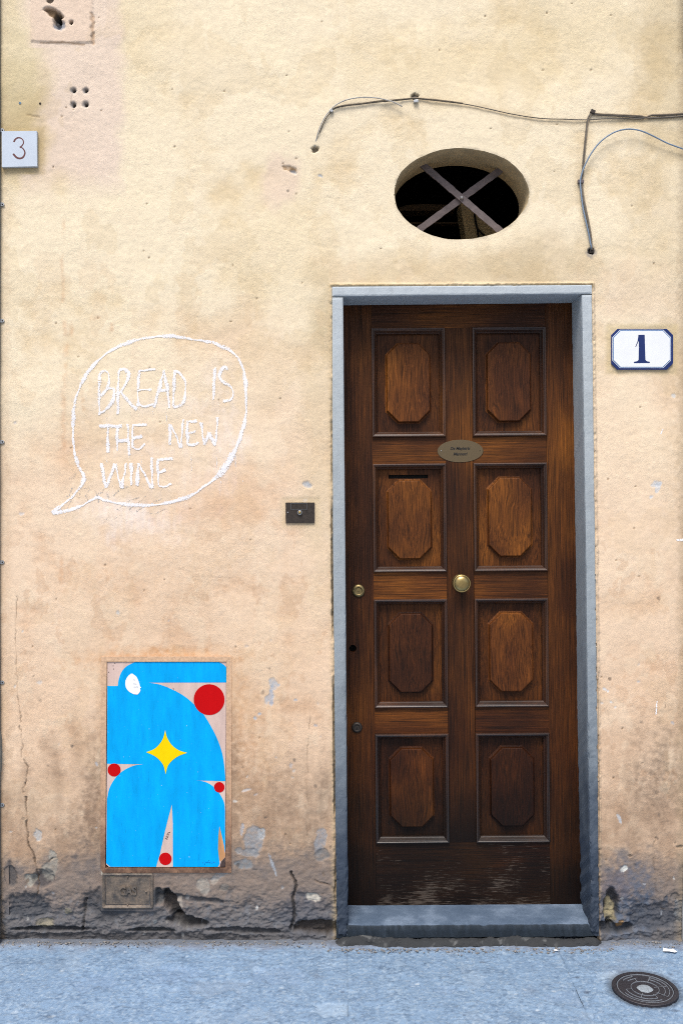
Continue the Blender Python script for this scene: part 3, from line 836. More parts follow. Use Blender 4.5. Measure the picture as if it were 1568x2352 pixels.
# plaster margin overlaps the stone: keep everything outside a line a little inside the frame's outer edge
wob = fbm(px, py, 26, 4, 501) * 2.2
wob2 = np.abs(wob)
door_in = (px > jl_out(py) + 3 + wob2) & (px < jr_out(py) - 3 - wob2) & (py > lin_top(px) + 4 + wob2)
keep = (orad > 0.985) & ~door_in
def snap(X, Z, keep):
    m = keep & (orad < 1.012)
    k = np.where(m, 1.0 / np.maximum(orad, 1e-3), 1.0)
    cx, cz = W(OCX, OCY)
    return (cx + (X - cx) * k).astype(np.float32), (cz + (Z - cz) * k).astype(np.float32)
wall_main = grid_object('wall', LW, M_wall, building, keep, snap)
XS, ZS = xs, zs
def hs(x, z):
    i = int(np.clip(np.searchsorted(XS, x) - 1, 0, len(XS) - 2)); j = int(np.clip(np.searchsorted(ZS, z) - 1, 0, len(ZS) - 2))
    u = min(1, max(0, (x - XS[i]) / (XS[i + 1] - XS[i]))); v = min(1, max(0, (z - ZS[j]) / (ZS[j + 1] - ZS[j])))
    h = LW.h
    return float(h[j, i] * (1 - u) * (1 - v) + h[j, i + 1] * u * (1 - v) + h[j + 1, i] * (1 - u) * v + h[j + 1, i + 1] * u * v)

def far_patch(x0, x1, z0, z1, n=0.03):
    l = paint_wall(np.arange(x0, x1 + n, n), np.arange(z0, z1 + n, n), detail=False)
    l.h += 0.004
    return grid_object('wall', l, M_wall, building)
far_patch(-1.60, -1.150, -0.045, 3.3)
far_patch(-1.60, 1.60, 3.232, 6.0)

# reveal of the oval window
def oval_ring(k, n=128):
    cx, cz = W(OCX, OCY)
    rx, rz = ORX / F * D, ORY / F * D
    out = []
    for i in range(n):
        th = 2 * math.pi * i / n
        s = float(oval_scale(th)) if k == 0 else 1 + (float(oval_scale(th)) - 1) * .3
        out.append((cx + rx * s * math.cos(th), cz + rz * s * math.sin(th)))
    return out
bm = bmesh.new()
layers = [(0, 0.0, 1.0), (0, .004, .992), (1, .02, .988), (1, .09, .986), (1, .165, .985)]
rings = []
cx0, cz0 = W(OCX, OCY)
for k, y, s in layers:
    rings.append([bm.verts.new((cx0 + (p[0] - cx0) * s, y + (hs(*p) if y == 0 else 0), cz0 + (p[1] - cz0) * s)) for p in oval_ring(k)])
for a, b in zip(rings, rings[1:]):
    for i in range(128):
        bm.faces.new((a[i], a[(i + 1) % 128], b[(i + 1) % 128], b[i]))
M_reveal = plain('window_reveal_plaster', A(176, 158, 124), 0.9, 0, 0.18, 24, 0.5, 0.004)
obj('window_reveal', bm, M_reveal, building, smooth=True)

# hall behind the front: back, sides, floor, ceiling
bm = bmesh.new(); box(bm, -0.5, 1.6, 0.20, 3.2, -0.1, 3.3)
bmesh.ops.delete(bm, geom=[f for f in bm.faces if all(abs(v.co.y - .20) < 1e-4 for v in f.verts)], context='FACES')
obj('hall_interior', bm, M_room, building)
# a front skin of the hall with the oval cut out: a flat ring outside the reveal
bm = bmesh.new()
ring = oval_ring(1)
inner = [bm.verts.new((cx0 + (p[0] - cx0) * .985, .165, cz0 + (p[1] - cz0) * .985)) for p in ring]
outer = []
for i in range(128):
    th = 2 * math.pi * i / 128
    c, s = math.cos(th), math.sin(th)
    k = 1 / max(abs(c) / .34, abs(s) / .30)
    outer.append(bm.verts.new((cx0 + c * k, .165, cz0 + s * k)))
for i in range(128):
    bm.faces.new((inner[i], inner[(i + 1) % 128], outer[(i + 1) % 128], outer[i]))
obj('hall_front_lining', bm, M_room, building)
# things glimpsed inside, standing where their outlines fall
q7 = zc(1080, 390, 3.5636)
def inside_poly(name, pts, y, th, mat, label, cat):
    bm = bmesh.new(); prism(bm, [W(*q7(*p), y) for p in pts], y, y + th)
    o = obj(name, bm, mat, None); tag(o, label, cat); return o
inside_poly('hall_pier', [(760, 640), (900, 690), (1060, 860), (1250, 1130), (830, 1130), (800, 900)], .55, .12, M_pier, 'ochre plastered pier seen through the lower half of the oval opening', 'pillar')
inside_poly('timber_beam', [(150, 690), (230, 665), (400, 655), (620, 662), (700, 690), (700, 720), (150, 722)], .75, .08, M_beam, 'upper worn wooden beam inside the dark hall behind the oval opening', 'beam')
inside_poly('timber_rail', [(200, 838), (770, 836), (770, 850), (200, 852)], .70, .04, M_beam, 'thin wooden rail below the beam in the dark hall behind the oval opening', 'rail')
bm = bmesh.new()
pts = [W(*q7(*p), .52) for p in ((900, 740), (920, 860), (935, 920), (950, 1040))]
tube(bm, [(p[0], .52, p[1]) for p in pts], .004)
pts = [W(*q7(*p), .52) for p in ((930, 900), (965, 935), (1000, 975))]
tube(bm, [(p[0], .52, p[1]) for p in pts], .004)
tag(obj('hall_cable', bm, M_black), 'dark cable hanging down the ochre pier inside the oval opening', 'cable')

# ------------------------------------------------------------------ pavement and street
def gz(y): return 0.05 * y if y < 0.1 else 0.005
def G(px_, py_):
    k = (py_ - 1176.0) / F
    Y = (H - k * D) / (k + 0.05)
    return ((px_ - 784.0) / F * (D + Y), Y)

pavement = empty('pavement', (0, -0.4, 0))
tag(pavement, kind='structure')
DRX, DRY = G(1480, 2273)
def paint_slab(x0, x1, y0, y1, n, seed, detail):
    nx = max(2, int((x1 - x0) / n)); nyy = max(2, int((y1 - y0) / n))
    L = Layer(np.linspace(x0, x1, nx + 1), np.linspace(y0, y1, nyy + 1))
    X = L.X; Y = L.Z
    a = fbm(X, Y, .45, 4, 601, .6); b = fbm(X, Y, .11, 5, 602, .62); c = fbm(X, Y * 1.0, .055, 4, 603, .55); d = fbm(X, Y, .014, 3, 604, .6)
    L.px = X; L.py = Y
    L.C[:] = lin3(136, 158, 183)
    L.mixc(sm(-.1, .6, b + a * .4) * .38, (160, 181, 203))
    L.mixc(sm(0.05, .6, c + b * .5) * .30, (108, 128, 152))
    L.mixc(sm(.12, .5, d + c * .4) * .30, (92, 108, 130))
    L.mixc(sm(.26, .50, -c * .6 + d) * .40, (188, 200, 212))
    e1 = fbm(X * .7, Y, .010, 3, 660, .6); e2 = fbm(X * .8 + Y * .4, Y, .07, 4, 661, .6)
    L.mixc(sm(.30, .42, e1 + .25 * b) * .45, (84, 102, 128)); L.mixc(sm(.32, .44, -e1 + .25 * c) * .35, (196, 206, 216))
    vein = (1 - sm(.004, .03, np.abs(e2))) * sm(.05, .35, b + .2)
    L.mixc(vein * .38, (84, 98, 118))
    L.mixc(sm(.30, .38, fbm(X, Y * .8, .16, 5, 640, .6)) * .25, (170, 182, 196))
    L.mixc(sm(.34, .40, fbm(X * .8, Y, .10, 5, 641, .62)) * .22, (104, 122, 144))
    L.mixc(sm(.3, .8, a + c * .3) * .4, (146, 150, 160))
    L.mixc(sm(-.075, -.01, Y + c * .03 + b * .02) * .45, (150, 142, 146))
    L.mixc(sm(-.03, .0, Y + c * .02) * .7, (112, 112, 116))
    h = b * .0034 + c * .0018 + d * .0011 + a * .003
    h += sm(.28, .44, e1) * .0012 + vein * .0015
    sub = sm(0.0, .5, fbm(X, Y, .3, 3, 611))
    h += sub * fbm(X * .8, Y * 1.4, .045, 4, 612, .6) * .0034
    if detail:
        rr = random.Random(seed)
        for _ in range(int(70 * (x1 - x0))):      # pits, gum spots and small losses
            cx, cy = rr.uniform(x0, x1), rr.uniform(max(y0, -.56), -.02)
            rx = rr.choice((.0022, .003, .004, .005, .007, .011)); ry = rx * rr.uniform(.6, 1)
            m = 1 - sm(.7, 1.2, np.hypot((X - cx) / rx, (Y - cy) / ry) + d * .4)
            L.mixc(m * rr.uniform(.25, .7), rr.choice(((92, 110, 134), (92, 110, 134), (84, 92, 108), (206, 210, 214))))
            h -= m * .002
        for _ in range(int(4 * (x1 - x0))):       # flaked scabs
            cx, cy = rr.uniform(x0, x1), rr.uniform(-.5, -.12)
            rx = rr.uniform(.03, .09); ry = rx * rr.uniform(.35, .7)
            dd = np.hypot((X - cx) / rx, (Y - cy) / ry) + c * .9 + b * .8
            m = 1 - sm(.9, 1.04, dd); e = (1 - sm(.02, .12, np.abs(dd - 1))) 
            h -= m * .0030
            L.mixc(m * .3, rr.choice(((190, 204, 218), (134, 152, 178), (150, 158, 170))))
            L.mixc(e * .22 * np.clip(.5 + c * 2, 0, 1), (84, 98, 118))
    L.C *= np.array((.86, .93, .97), np.float32)
    rd = np.hypot(X - DRX, Y - DRY) + d * .006 + c * .004
    L.mixc((1 - sm(.100, .128, rd)) * .6, (62, 66, 72)); h -= (1 - sm(.099, .112, rd)) * .0035
    # worn arrises
    ed = np.minimum(np.minimum(X - x0, x1 - X), np.minimum(Y - y0, y1 - Y)) + fbm(X, Y, .03, 3, 620) * .003
    h -= (1 - sm(0, .006, ed)) * .0014
    L.mixc((1 - sm(.0005, .004, ed)) * .38 * np.clip(.5 + fbm(X, Y, .08, 3, 650) * 1.5, .1, 1), (84, 98, 114))
    L.h = h
    return L
def slab(x0, x1, y0, y1, n, seed, detail=True):
    L = paint_slab(x0, x1, y0, y1, n, seed, detail)
    f = lambda X, Y, L_: np.stack([X, Y, np.where(Y < .1, .05 * Y, .005) + L_.h], -1)
    return grid_object('slab', L, M_paving, pavement, to_xyz=f)
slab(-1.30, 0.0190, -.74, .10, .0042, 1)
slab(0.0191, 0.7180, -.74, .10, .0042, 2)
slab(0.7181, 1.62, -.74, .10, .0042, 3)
slab(-2.35, -1.306, -.74, .10, .02, 4, False)
slab(1.626, 2.6, -.74, .10, .02, 5, False)
for k, (x0, x1) in enumerate(((-2.35, -1.0), (-.994, .35), (.356, 1.5), (1.506, 2.6))):
    slab(x0, x1, -1.5, -.746, .02, 10 + k, False)
bm = bmesh.new()
v = [bm.verts.new(p) for p in ((-2.4, -1.52, -.088), (2.7, -1.52, -.088), (2.7, .12, -.006), (-2.4, .12, -.006))]
bm.faces.new(v)
obj('mortar_bed', bm, plain('mortar_bed', A(96, 102, 110), .9), pavement)
bm = bmesh.new()
v = [bm.verts.new(p) for p in ((-300, -300, -.11), (300, -300, -.11), (300, 300, -.11), (-300, 300, -.11))]
bm.faces.new(v)
tag(obj('ground', bm, plain('street_stone', (.22, .23, .25), .8, 0, .2, 6, .3, .01)), kind='structure')

# ------------------------------------------------------------------ stone door frame
frame = empty('stone_door_frame', (W(1066, 2150)[0], 0.05, 0.0))
tag(frame, 'blue-grey stone frame round the wooden door, darker and chipped near the ground', 'door frame')

def stone_block(name, corners, y0, y1, nx, ny, nz, amp, chip, mat=M_stone, lo=None):
    """corners: function (u, v) -> (x, z) over the unit square; gridded box with worn arrises"""
    bm = bmesh.new()
    V = {}
    def vert(i, j, k):
        key = (i, j, k)
        if key in V: return V[key]
        u, t, v = i / nx, j / ny, k / nz
        x, z = corners(u, v)
        y = y0 + (y1 - y0) * t
        n1 = float(perlin(np.float32(x * 30 + 3.1), np.float32(z * 30 + y * 17), 701)); n2 = float(perlin(np.float32(x * 90 + 5.3), np.float32(z * 90 + y * 51), 702))
        wear = amp(z) if callable(amp) else amp
        c = chip(z) if callable(chip) else chip
        fx = (i == 0) - (i == nx); fz = (k == 0) - (k == nz); fy = (j == 0)
        ins = max(0.0015, (n1 + .15) * c + n2 * c * .5)
        if fy and (fx or fz):
            y += ins; x += fx * ins; z += fz * ins
        elif fy:
            y += n1 * wear + n2 * wear * .5
        elif fx:
            x += (n1 * wear + n2 * wear * .4)
        V[key] = bm.verts.new((x, y, z))
        return V[key]
    for i in range(nx):
        for k in range(nz):
            bm.faces.new((vert(i, 0, k), vert(i + 1, 0, k), vert(i + 1, 0, k + 1), vert(i, 0, k + 1)))
            bm.faces.new((vert(i, ny, k), vert(i, ny, k + 1), vert(i + 1, ny, k + 1), vert(i + 1, ny, k)))
    for j in range(ny):
        for k in range(nz):
            bm.faces.new((vert(0, j, k), vert(0, j, k + 1), vert(0, j + 1, k + 1), vert(0, j + 1, k)))
            bm.faces.new((vert(nx, j, k), vert(nx, j + 1, k), vert(nx, j + 1, k + 1), vert(nx, j, k + 1)))
        for i in range(nx):
            bm.faces.new((vert(i, j, 0), vert(i, j + 1, 0), vert(i + 1, j + 1, 0), vert(i + 1, j, 0)))
            bm.faces.new((vert(i, j, nz), vert(i + 1, j, nz), vert(i + 1, j + 1, nz), vert(i, j + 1, nz)))
    return obj(name, bm, mat, frame, smooth=False)

YF = -0.006
def foot(z): return .0006 + .006 * max(0, 1 - z / .35) ** 1.5 + .0012 * max(0, 1 - z / 1.3)
def footc(z): return .0018 + .011 * max(0, 1 - z / .32) ** 1.3 + .003 * max(0, 1 - z / 1.4)
def quadmap(fl, fr, zt, zb):
    def f(u, v):
        pyv = zb + (zt - zb) * v
        x0 = W(float(fl(pyv)), 0, YF)[0]; x1 = W(float(fr(pyv)), 0, YF)[0]
        return (x0 + (x1 - x0) * u, W(0, pyv, YF)[1])
    return f
stone_block('jamb', quadmap(jl_out, jl_in, 682, 2152), YF, .138, 6, 14, 230, foot, footc)
stone_block('jamb', quadmap(jr_in, jr_out, 676, 2152), YF, .138, 6, 14, 230, lambda z: foot(z) * 1.4, lambda z: footc(z) * 1.5)
def lintel(u, v):
    x = 761.5 + (1359 - 761.5) * u
    yb = 681.0 - 6.0 * u; yt = 657.5 - 4.0 * u
    return W(x, yb + (yt - yb) * v, YF)
stone_block('lintel', lintel, YF - .001, .139, 90, 14, 6, .0006, .0025)
# joint between lintel and jamb shows as a thin dark line: the blocks meet with their own worn arrises
def sill(u, v):
    x = 786 + (1369 - 786) * u
    yb = 2151.5 - 4 * u; yt = 2128 - 4 * u
    return W(x, yb + (yt - yb) * v, -.004)
def sill_block():
    bm = bmesh.new()
    nx, ny = 150, 44
    P = {}
    prof = [(.17, .071), (.10, .066), (.05, .0605), (.014, .0570), (.0035, .0550), (.0005, .0525), (.000, .035), (.000, .015)]
    for i in range(nx + 1):
        u = i / nx
        for j, (y, z) in enumerate(prof):
            x = W(772 + (1372 - 772) * u, 0, 0)[0]
            n1 = float(perlin(np.float32(x * 22), np.float32(y * 22 + 3), 711)); n2 = float(perlin(np.float32(x * 80), np.float32(y * 80 + z * 80), 712))
            w = .0018 if j < 3 else .0035
            lift = .006 * u
            cz = -max(0, n1 - .25) * .012 if j in (3, 4, 5) else 0
            le = max(0, 1 - u / .09) * (.006 + n2 * .008) * (j < 6)
            P[i, j] = bm.verts.new((x, y + (n2 * w if j > 3 else 0) + (max(0, n1 - .2) * .01 if j in (4, 5) else 0), z + lift + n1 * w * .6 + cz + le))
    for i in range(nx):
        for j in range(len(prof) - 1):
            bm.faces.new((P[i, j], P[i, j + 1], P[i + 1, j + 1], P[i + 1, j]))
    return obj('threshold', bm, M_stone, frame, smooth=True)
def sill_mat():
    m, t, b = new_mat('threshold_stone')
    p = pos(t)
    z = nd(t, 'ShaderNodeSeparateXYZ', i0=p).outputs[2]
    n = noise(t, p, 11, 4, 0.62); n2 = noise(t, p, 240, 3, 0.65)
    nz = nd(t, 'ShaderNodeSeparateXYZ', i0=nd(t, 'ShaderNodeNewGeometry').outputs['Normal']).outputs[2]
    c = ramp(t, n, [(0.3, A4(76, 92, 112)), (0.5, A4(92, 108, 128)), (0.72, A4(122, 138, 158))])
    c = mixc(t, c, A4(38, 46, 54), ramp(t, math_(t, 'ADD', nd(t, 'ShaderNodeSeparateXYZ', i0=p).outputs[1], math_(t, 'MULTIPLY', n2, .002)), [(0.0035, g(1)), (0.0065, g(0))]))
    c = mixc(t, c, ramp(t, n2, [(0.3, g(0.8)), (0.7, g(1.12))]), 1.0, 'MULTIPLY')
    t.links.new(c, b.inputs['Base Color'])
    b.inputs['Roughness'].default_value = 0.65
    b.inputs['Specular IOR Level'].default_value = 0.15
    t.links.new(bump(t, n2, 0.35, 0.0015), b.inputs['Normal'])
    return m
M_sill = sill_mat()
sill_block().data.materials[0] = M_sill

# rough concrete footing under the threshold
xsA = np.linspace(W(752, 0)[0], W(1396, 0)[0], 260); us = np.linspace(0, 1, 26)
LA = Layer(xsA, us)
Xa, Ua = LA.X, LA.Z
na = fbm(Xa, Ua * .06, .05, 5, 801, .65); nb = fbm(Xa, Ua * .06, .16, 3, 802)
LA.C[:] = lin3(58, 60, 62); LA.mixc(sm(0, .5, na) * .6, (54, 56, 58)); LA.mixc(sm(.2, .6, -na + nb * .3) * .6, (120, 122, 122))
LA.h = na
def apron_xyz(X, U, L_):
    # U 0: foot on the pavement, 1: against the threshold
    front = -.030 + nb * .010
    endt = sm(0, .05, (X - xsA[0])) * (1 - sm(-.05, 0, X - xsA[-1]))
    front = front * endt + .012 * (1 - endt)
    nf = fbm(X, U * .06, .018, 4, 803, .65)
    y = front + (0.004 - front) * sm(.2, 1, U) + na * .010 + nf * .005
    z = -.014 + (.030 + nb * .010) * sm(0, .7, U) * endt + na * .007 + nf * .004
    return np.stack([X, y, z], -1)
o = grid_object('footing', LA, M_wall, frame, to_xyz=apron_xyz)

# ------------------------------------------------------------------ wooden door
OX, OZ = W(798, 2080, .14)
S = 3.5 / F                       # metres per frame pixel at the leaf
DY = .14
door = empty('wooden_door', (OX, DY, OZ), (0, R(-0.5), 0))
tag(door, 'dark stained wooden door with eight octagonal raised panels, worn black at the foot', 'door')
def dbox(name, u0, u1, v0, v1, mat, y0=0.0, y1=.04, bev=.0012):
    bm = bmesh.new()
    gap = .00035
    box(bm, u0 * S + gap, u1 * S - gap, y0, y1, v0 * S + gap, v1 * S - gap)
    # object origin at the piece's corner so the grain coordinates stay local to the door
    return obj(name, bm, mat, door, world=False, bevel=bev)

# left stile with the empty keyhole bored through it
def bored(name, u0, u1, v0, v1, hx, hz, r, mat):
    bm = bmesh.new()
    x0, x1, z0, z1 = u0 * S, u1 * S, v0 * S, v1 * S
    cx, cz, rr_ = hx * S, hz * S, r * S
    n = 32
    m0, m1 = cz - .03, cz + .03
    box(bm, x0, x1, 0, .04, z0, m0)
    box(bm, x0, x1, 0, .04, m1, z1)
    ci, sq, cb = [], [], []
    for i in range(n):
        th = 2 * math.pi * (i + .5) / n
        c, s = math.cos(th), math.sin(th)
        ci.append(bm.verts.new((cx + rr_ * c, 0, cz + rr_ * s))); cb.append(bm.verts.new((cx + rr_ * c, .03, cz + rr_ * s)))
        kx = ((x1 - cx) if c > 0 else (cx - x0)) / max(abs(c), 1e-6); kz = .03 / max(abs(s), 1e-6)
        k = min(kx, kz)
        sq.append(bm.verts.new((cx + c * k, 0, cz + s * k)))
    for i in range(n):
        j = (i + 1) % n
        bm.faces.new((ci[i], ci[j], sq[j], sq[i]))
        bm.faces.new((ci[i], cb[i], cb[j], ci[j]))
    for (a, b) in ((x0, m0), (x1, m0), (x1, m1), (x0, m1)):   # corners left by the radial fan
        q = sorted(range(n), key=lambda i: (sq[i].co.x - a) ** 2 + (sq[i].co.z - b) ** 2)[:2]
        q.sort()
        if abs(q[0] - q[1]) in (1, n - 1):
            vv = bm.verts.new((a, 0, b))
            bm.faces.new((sq[q[0]], sq[q[1]], vv))
    return obj(name, bm, mat, door, world=False)
bored('stile', -7, 66, -3, 1395, 17.2, 590.5, 8.2, M_wood_v)
bm = bmesh.new(); lathe_y(bm, 17.2 * S, 590.5 * S, [(.0001, .028), (.018, .028), (.018, .05)], 20)
obj('keyhole_pocket', bm, M_black, door, world=False)
dbox('stile', 465, 540, -3, 1395, M_wood_v)
dbox('stile', 234, 296, 143.5, 1324.5, M_wood_v, y0=-.0006)
dbox('rail', 66, 465, 1324.5, 1395, M_wood_h)
dbox('rail', 66, 465, -2, 143.5, M_wood_foot)
ROWS = [(1324.5, 1075.0), (1013.5, 765.0), (702.5, 454.0), (393.5, 143.5)]
COLS = [(66.0, 234.0), (296.5, 465.0)]
for (t0, b0), (t1, b1) in zip(ROWS, ROWS[1:]):
    for u0, u1 in COLS:
        dbox('rail', u0, u1, t1, b0, M_wood_h)
M_w = 12.6 * S
def rect_ring(bm, x0, x1, z0, z1, d, y):
    return [bm.verts.new(p) for p in ((x0 + d, y, z0 + d), (x1 - d, y, z0 + d), (x1 - d, y, z1 - d), (x0 + d, y, z1 - d))]
def octagon(cx, cz, w, h, c, ins=0.0):
    w, h = w - ins, h - ins
    c = c - ins * .42
    return [(cx - w + c, cz - h), (cx + w - c, cz - h), (cx + w, cz - h + c), (cx + w, cz + h - c), (cx + w - c, cz + h), (cx - w + c, cz + h), (cx - w, cz + h - c), (cx - w, cz - h + c)]
for ri, (vt, vb) in enumerate(ROWS):
    for ci, (u0, u1) in enumerate(COLS):
        x0, x1, z0, z1 = u0 * S, u1 * S, vb * S, vt * S
        cx, cz = (x0 + x1) / 2, (z0 + z1) / 2
        slot = (ri == 1 and ci == 0)
        bm = bmesh.new()
        i0, i1, k0, k1 = x0 + .008, x1 - .008, z0 + .008, z1 - .008
        if slot:
            sx0, sx1 = (893 - 798 + 8.0) * S, (984 - 798 + 8.0) * S
            sz1 = (2080 - 1090.5 - .9) * S; sz0 = sz1 - 8.5 * S
            e = .0045
            box(bm, i0, i1, .020, .036, k0, sz0); box(bm, i0, i1, .020, .036, sz1, k1)
            box(bm, i0, sx0, .020, .036, sz0, sz1); box(bm, sx1, i1, .020, .036, sz0, sz1)
        else:
            box(bm, i0, i1, .020, .036, k0, k1)
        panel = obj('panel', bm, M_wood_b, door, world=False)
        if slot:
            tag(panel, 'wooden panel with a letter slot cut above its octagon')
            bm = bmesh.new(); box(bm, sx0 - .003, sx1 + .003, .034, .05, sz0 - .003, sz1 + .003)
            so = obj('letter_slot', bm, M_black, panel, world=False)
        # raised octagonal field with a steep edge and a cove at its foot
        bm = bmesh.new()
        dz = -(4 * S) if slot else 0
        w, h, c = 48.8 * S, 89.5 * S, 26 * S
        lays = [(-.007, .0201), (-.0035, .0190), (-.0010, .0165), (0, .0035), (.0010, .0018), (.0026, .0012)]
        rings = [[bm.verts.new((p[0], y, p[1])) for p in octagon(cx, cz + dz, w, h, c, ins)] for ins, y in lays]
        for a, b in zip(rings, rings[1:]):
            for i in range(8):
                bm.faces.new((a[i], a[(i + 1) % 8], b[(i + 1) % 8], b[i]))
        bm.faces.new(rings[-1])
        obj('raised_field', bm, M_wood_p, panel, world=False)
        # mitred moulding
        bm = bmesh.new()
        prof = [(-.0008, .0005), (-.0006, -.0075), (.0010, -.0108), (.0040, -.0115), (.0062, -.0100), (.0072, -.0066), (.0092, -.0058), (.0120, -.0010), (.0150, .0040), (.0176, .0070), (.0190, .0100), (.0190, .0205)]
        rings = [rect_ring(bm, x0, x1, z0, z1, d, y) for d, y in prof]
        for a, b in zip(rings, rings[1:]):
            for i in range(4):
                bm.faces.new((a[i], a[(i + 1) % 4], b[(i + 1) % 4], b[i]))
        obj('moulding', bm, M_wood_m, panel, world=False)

# furniture of the door
def DL(px_, py_, y):   # door-local x,z of a frame pixel at plane y (world)
    X, Z = W(px_, py_, y)
    dx, dz = X - OX, Z - OZ
    a = R(0.5)
    return dx * math.cos(a) + dz * math.sin(a), -dx * math.sin(a) + dz * math.cos(a)
x, z = DL(1061, 1341, .08)
bm = bmesh.new()
lathe_y(bm, x, z, [(.0001, -.058), (.010, -.0578), (.018, -.0565), (.0235, -.0535), (.0262, -.0505), (.0268, -.0495), (.0272, -.0505), (.0300, -.0490), (.0318, -.046), (.0318, -.042), (.0295, -.037), (.022, -.031), (.014, -.026), (.012, -.018), (.013, -.010)], 48)
kn = obj('knob', bm, M_brass, door, smooth=True, world=False)
bm = bmesh.new()
lathe_y(bm, x, z, [(.010, -.012), (.020, -.011), (.027, -.007), (.030, -.003), (.030, .001)], 40)
obj('rose', bm, M_brass_dull, kn, smooth=True, world=False)
def cylinder_lock(px_, py_, r, mat, label):
    x, z = DL(px_, py_, .135)
    bm = bmesh.new()
    lathe_y(bm, x, z, [(r * .52, -.0075), (r * .56, -.0085), (r * .72, -.0085), (r * .92, -.0055), (r, -.002), (r, .001)], 36)
    lk = obj('lock', bm, mat, door, smooth=True, world=False); tag(lk, label)
    bm = bmesh.new()
    lathe_y(bm, x, z - r * .06, [(.0001, -.0068), (r * .50, -.0068), (r * .53, -.0055), (r * .53, .0)], 28)
    cy = obj('cylinder', bm, mat, lk, world=False)
    bm = bmesh.new()
    lathe_y(bm, x, z - r * .12, [(.0001, -.0076), (r * .24, -.0076), (r * .26, -.006)], 20)
    obj('plug', bm, mat, lk, world=False)
    bm = bmesh.new(); box(bm, x - .0009, x + .0009, -.0080, -.0070, z - r * .12 - .0038, z - r * .12 + .0030)
    obj('key_slot', bm, M_black, lk, world=False)
cylinder_lock(823, 1357, 15 * S, M_brass_dull, 'yellow brass lock with keyhole')
cylinder_lock(819.5, 1671, 12.5 * S, M_darkmetal, 'blackened lock near the bottom edge')
# oval name plate
q2 = zc(1180, 1200, 6.533)
pcx, pcz = DL(1056.6, 1036, .138)
bm = bmesh.new()
rx, rz = 52.7 * S, 26.0 * S
pr = [(1.0, .0), (1.0, -.0014), (.985, -.0022)]
rings = [[bm.verts.new((pcx + rx * k * math.cos(2 * math.pi * i / 64), y, pcz + rz * k * math.sin(2 * math.pi * i / 64))) for i in range(64)] for k, y in pr]
for a, b in zip(rings, rings[1:]):
    for i in range(64): bm.faces.new((a[i], a[(i + 1) % 64], b[(i + 1) % 64], b[i]))
bm.faces.new(rings[-1])
plate = obj('name_plate', bm, M_nameplate, door, world=False)
bpy.context.view_layer.update()
def on_door(me_o):   # text is built in door-local coordinates
    me_o.matrix_parent_inverse = Matrix.Identity(4)
a1 = DL(*q2(733, 400), .138); a2 = DL(*q2(738, 503), .138)
for body, (tx, tz), sz in (('De Magistris', a1, .0135), ('Mannori', a2, .0142)):
    o = text_mesh('lettering', body, sz, M_ink, plate, (tx, -.0026, tz), .0003, .28, .0004, 1.0, 1.0)
    on_door(o)
for sx, sz in (q2(392, 444), q2(1100, 436)):
    x, z = DL(sx, sz, .138)
    bm = bmesh.new(); lathe_y(bm, x, z, [(.0001, -.0036), (.0014, -.0033), (.0020, -.0020)], 14)
    obj('screw', bm, M_steel if sx < 1050 else M_darkmetal, plate, world=False)

# ------------------------------------------------------------------ grille of the oval window
grille = empty('window_grille', (cx0, .10, W(0, 549)[1]))
tag(grille, 'two crossed rusty brown iron bars bolted in the oval opening above the door', 'window grille')
def bar(p0, p1, y, w, name='bar'):
    bm = bmesh.new()
    a = Vector((*W(*q7(*p0), y),)); b = Vector((*W(*q7(*p1), y),))
    d = (b - a).normalized(); n = Vector((-d.y, d.x))
    N = 26
    prev = None
    for i in range(N + 1):
        t = i / N
        c = a + (b - a) * t
        tw = .12 * math.sin(t * 3.1)
        wob = .0006 * math.sin(i * 2.7) + .0005 * math.sin(i * 5.1)
        hw = w / 2 + wob
        ring = []
        for sx, sy in ((-1, -1), (1, -1), (1, 1), (-1, 1)):
            o_ = n * hw * sx
            ring.append(bm.verts.new((c.x + o_.x, y + sy * .003 + sx * tw * .01, c.y + o_.y)))
        if prev:
            for k in range(4): bm.faces.new((prev[k], prev[(k + 1) % 4], ring[(k + 1) % 4], ring[k]))
        else: bm.faces.new(ring)
        prev = ring
    bm.faces.new(prev[::-1])
    return obj(name, bm, M_iron, grille, bevel=.0008)
bar((340, 225), (1200, 960), .092, .0235)
bar((1245, 255), (290, 955), .1005, .0230)
bm = bmesh.new(); bx, bz = W(*q7(775, 592), .085)
lathe_y(bm, bx, bz, [(.0001, .079), (.004, .0795), (.0068, .083), (.0075, .089)], 7)
obj('bolt', bm, plain('scuffed_bolt', (.30, .30, .31), .5, .5), grille)

# ------------------------------------------------------------------ painted hatch
qh = zc(200, 1780, 2.8)
def HW(x, y, d=0.0): return W(*qh(x, y), d)
hatch = empty('painted_hatch', (*HW(745, 1887)[:1], .01, HW(745, 1887)[1]))
tag(hatch, 'rectangular meter hatch painted bright blue with a yellow star and four red dots', 'hatch')
def flat(name, pts, y, mat, parent, th=.0006):
    bm = bmesh.new(); prism(bm, [HW(*p) for p in pts], y, y + th)
    return obj(name, bm, mat, parent)
def frame_piece(pts, name='frame'):
    bm = bmesh.new(); prism(bm, [HW(*p) for p in pts], -.0022, .03)
    return obj(name, bm, M_hframe, hatch, bevel=.0012)
frame_piece([(240, 185), (1262, 185), (1262, 226), (240, 226)])
frame_piece([(238, 227), (283, 227), (271, 1849), (234, 1849)])
frame_piece([(1225, 227), (1262, 227), (1264, 1849), (1218, 1849)])
frame_piece([(234, 1850), (1264, 1850), (1262, 1887), (250, 1887)])
bm = bmesh.new()
prism(bm, [HW(*p) for p in ((287, 231), (1221, 229), (1214, 1800), (1208, 1843), (300, 1845), (277, 1825))], .0015, .02)
hp = obj('hatch_door', bm, M_mbeige, hatch, bevel=.001)
YP = .0010
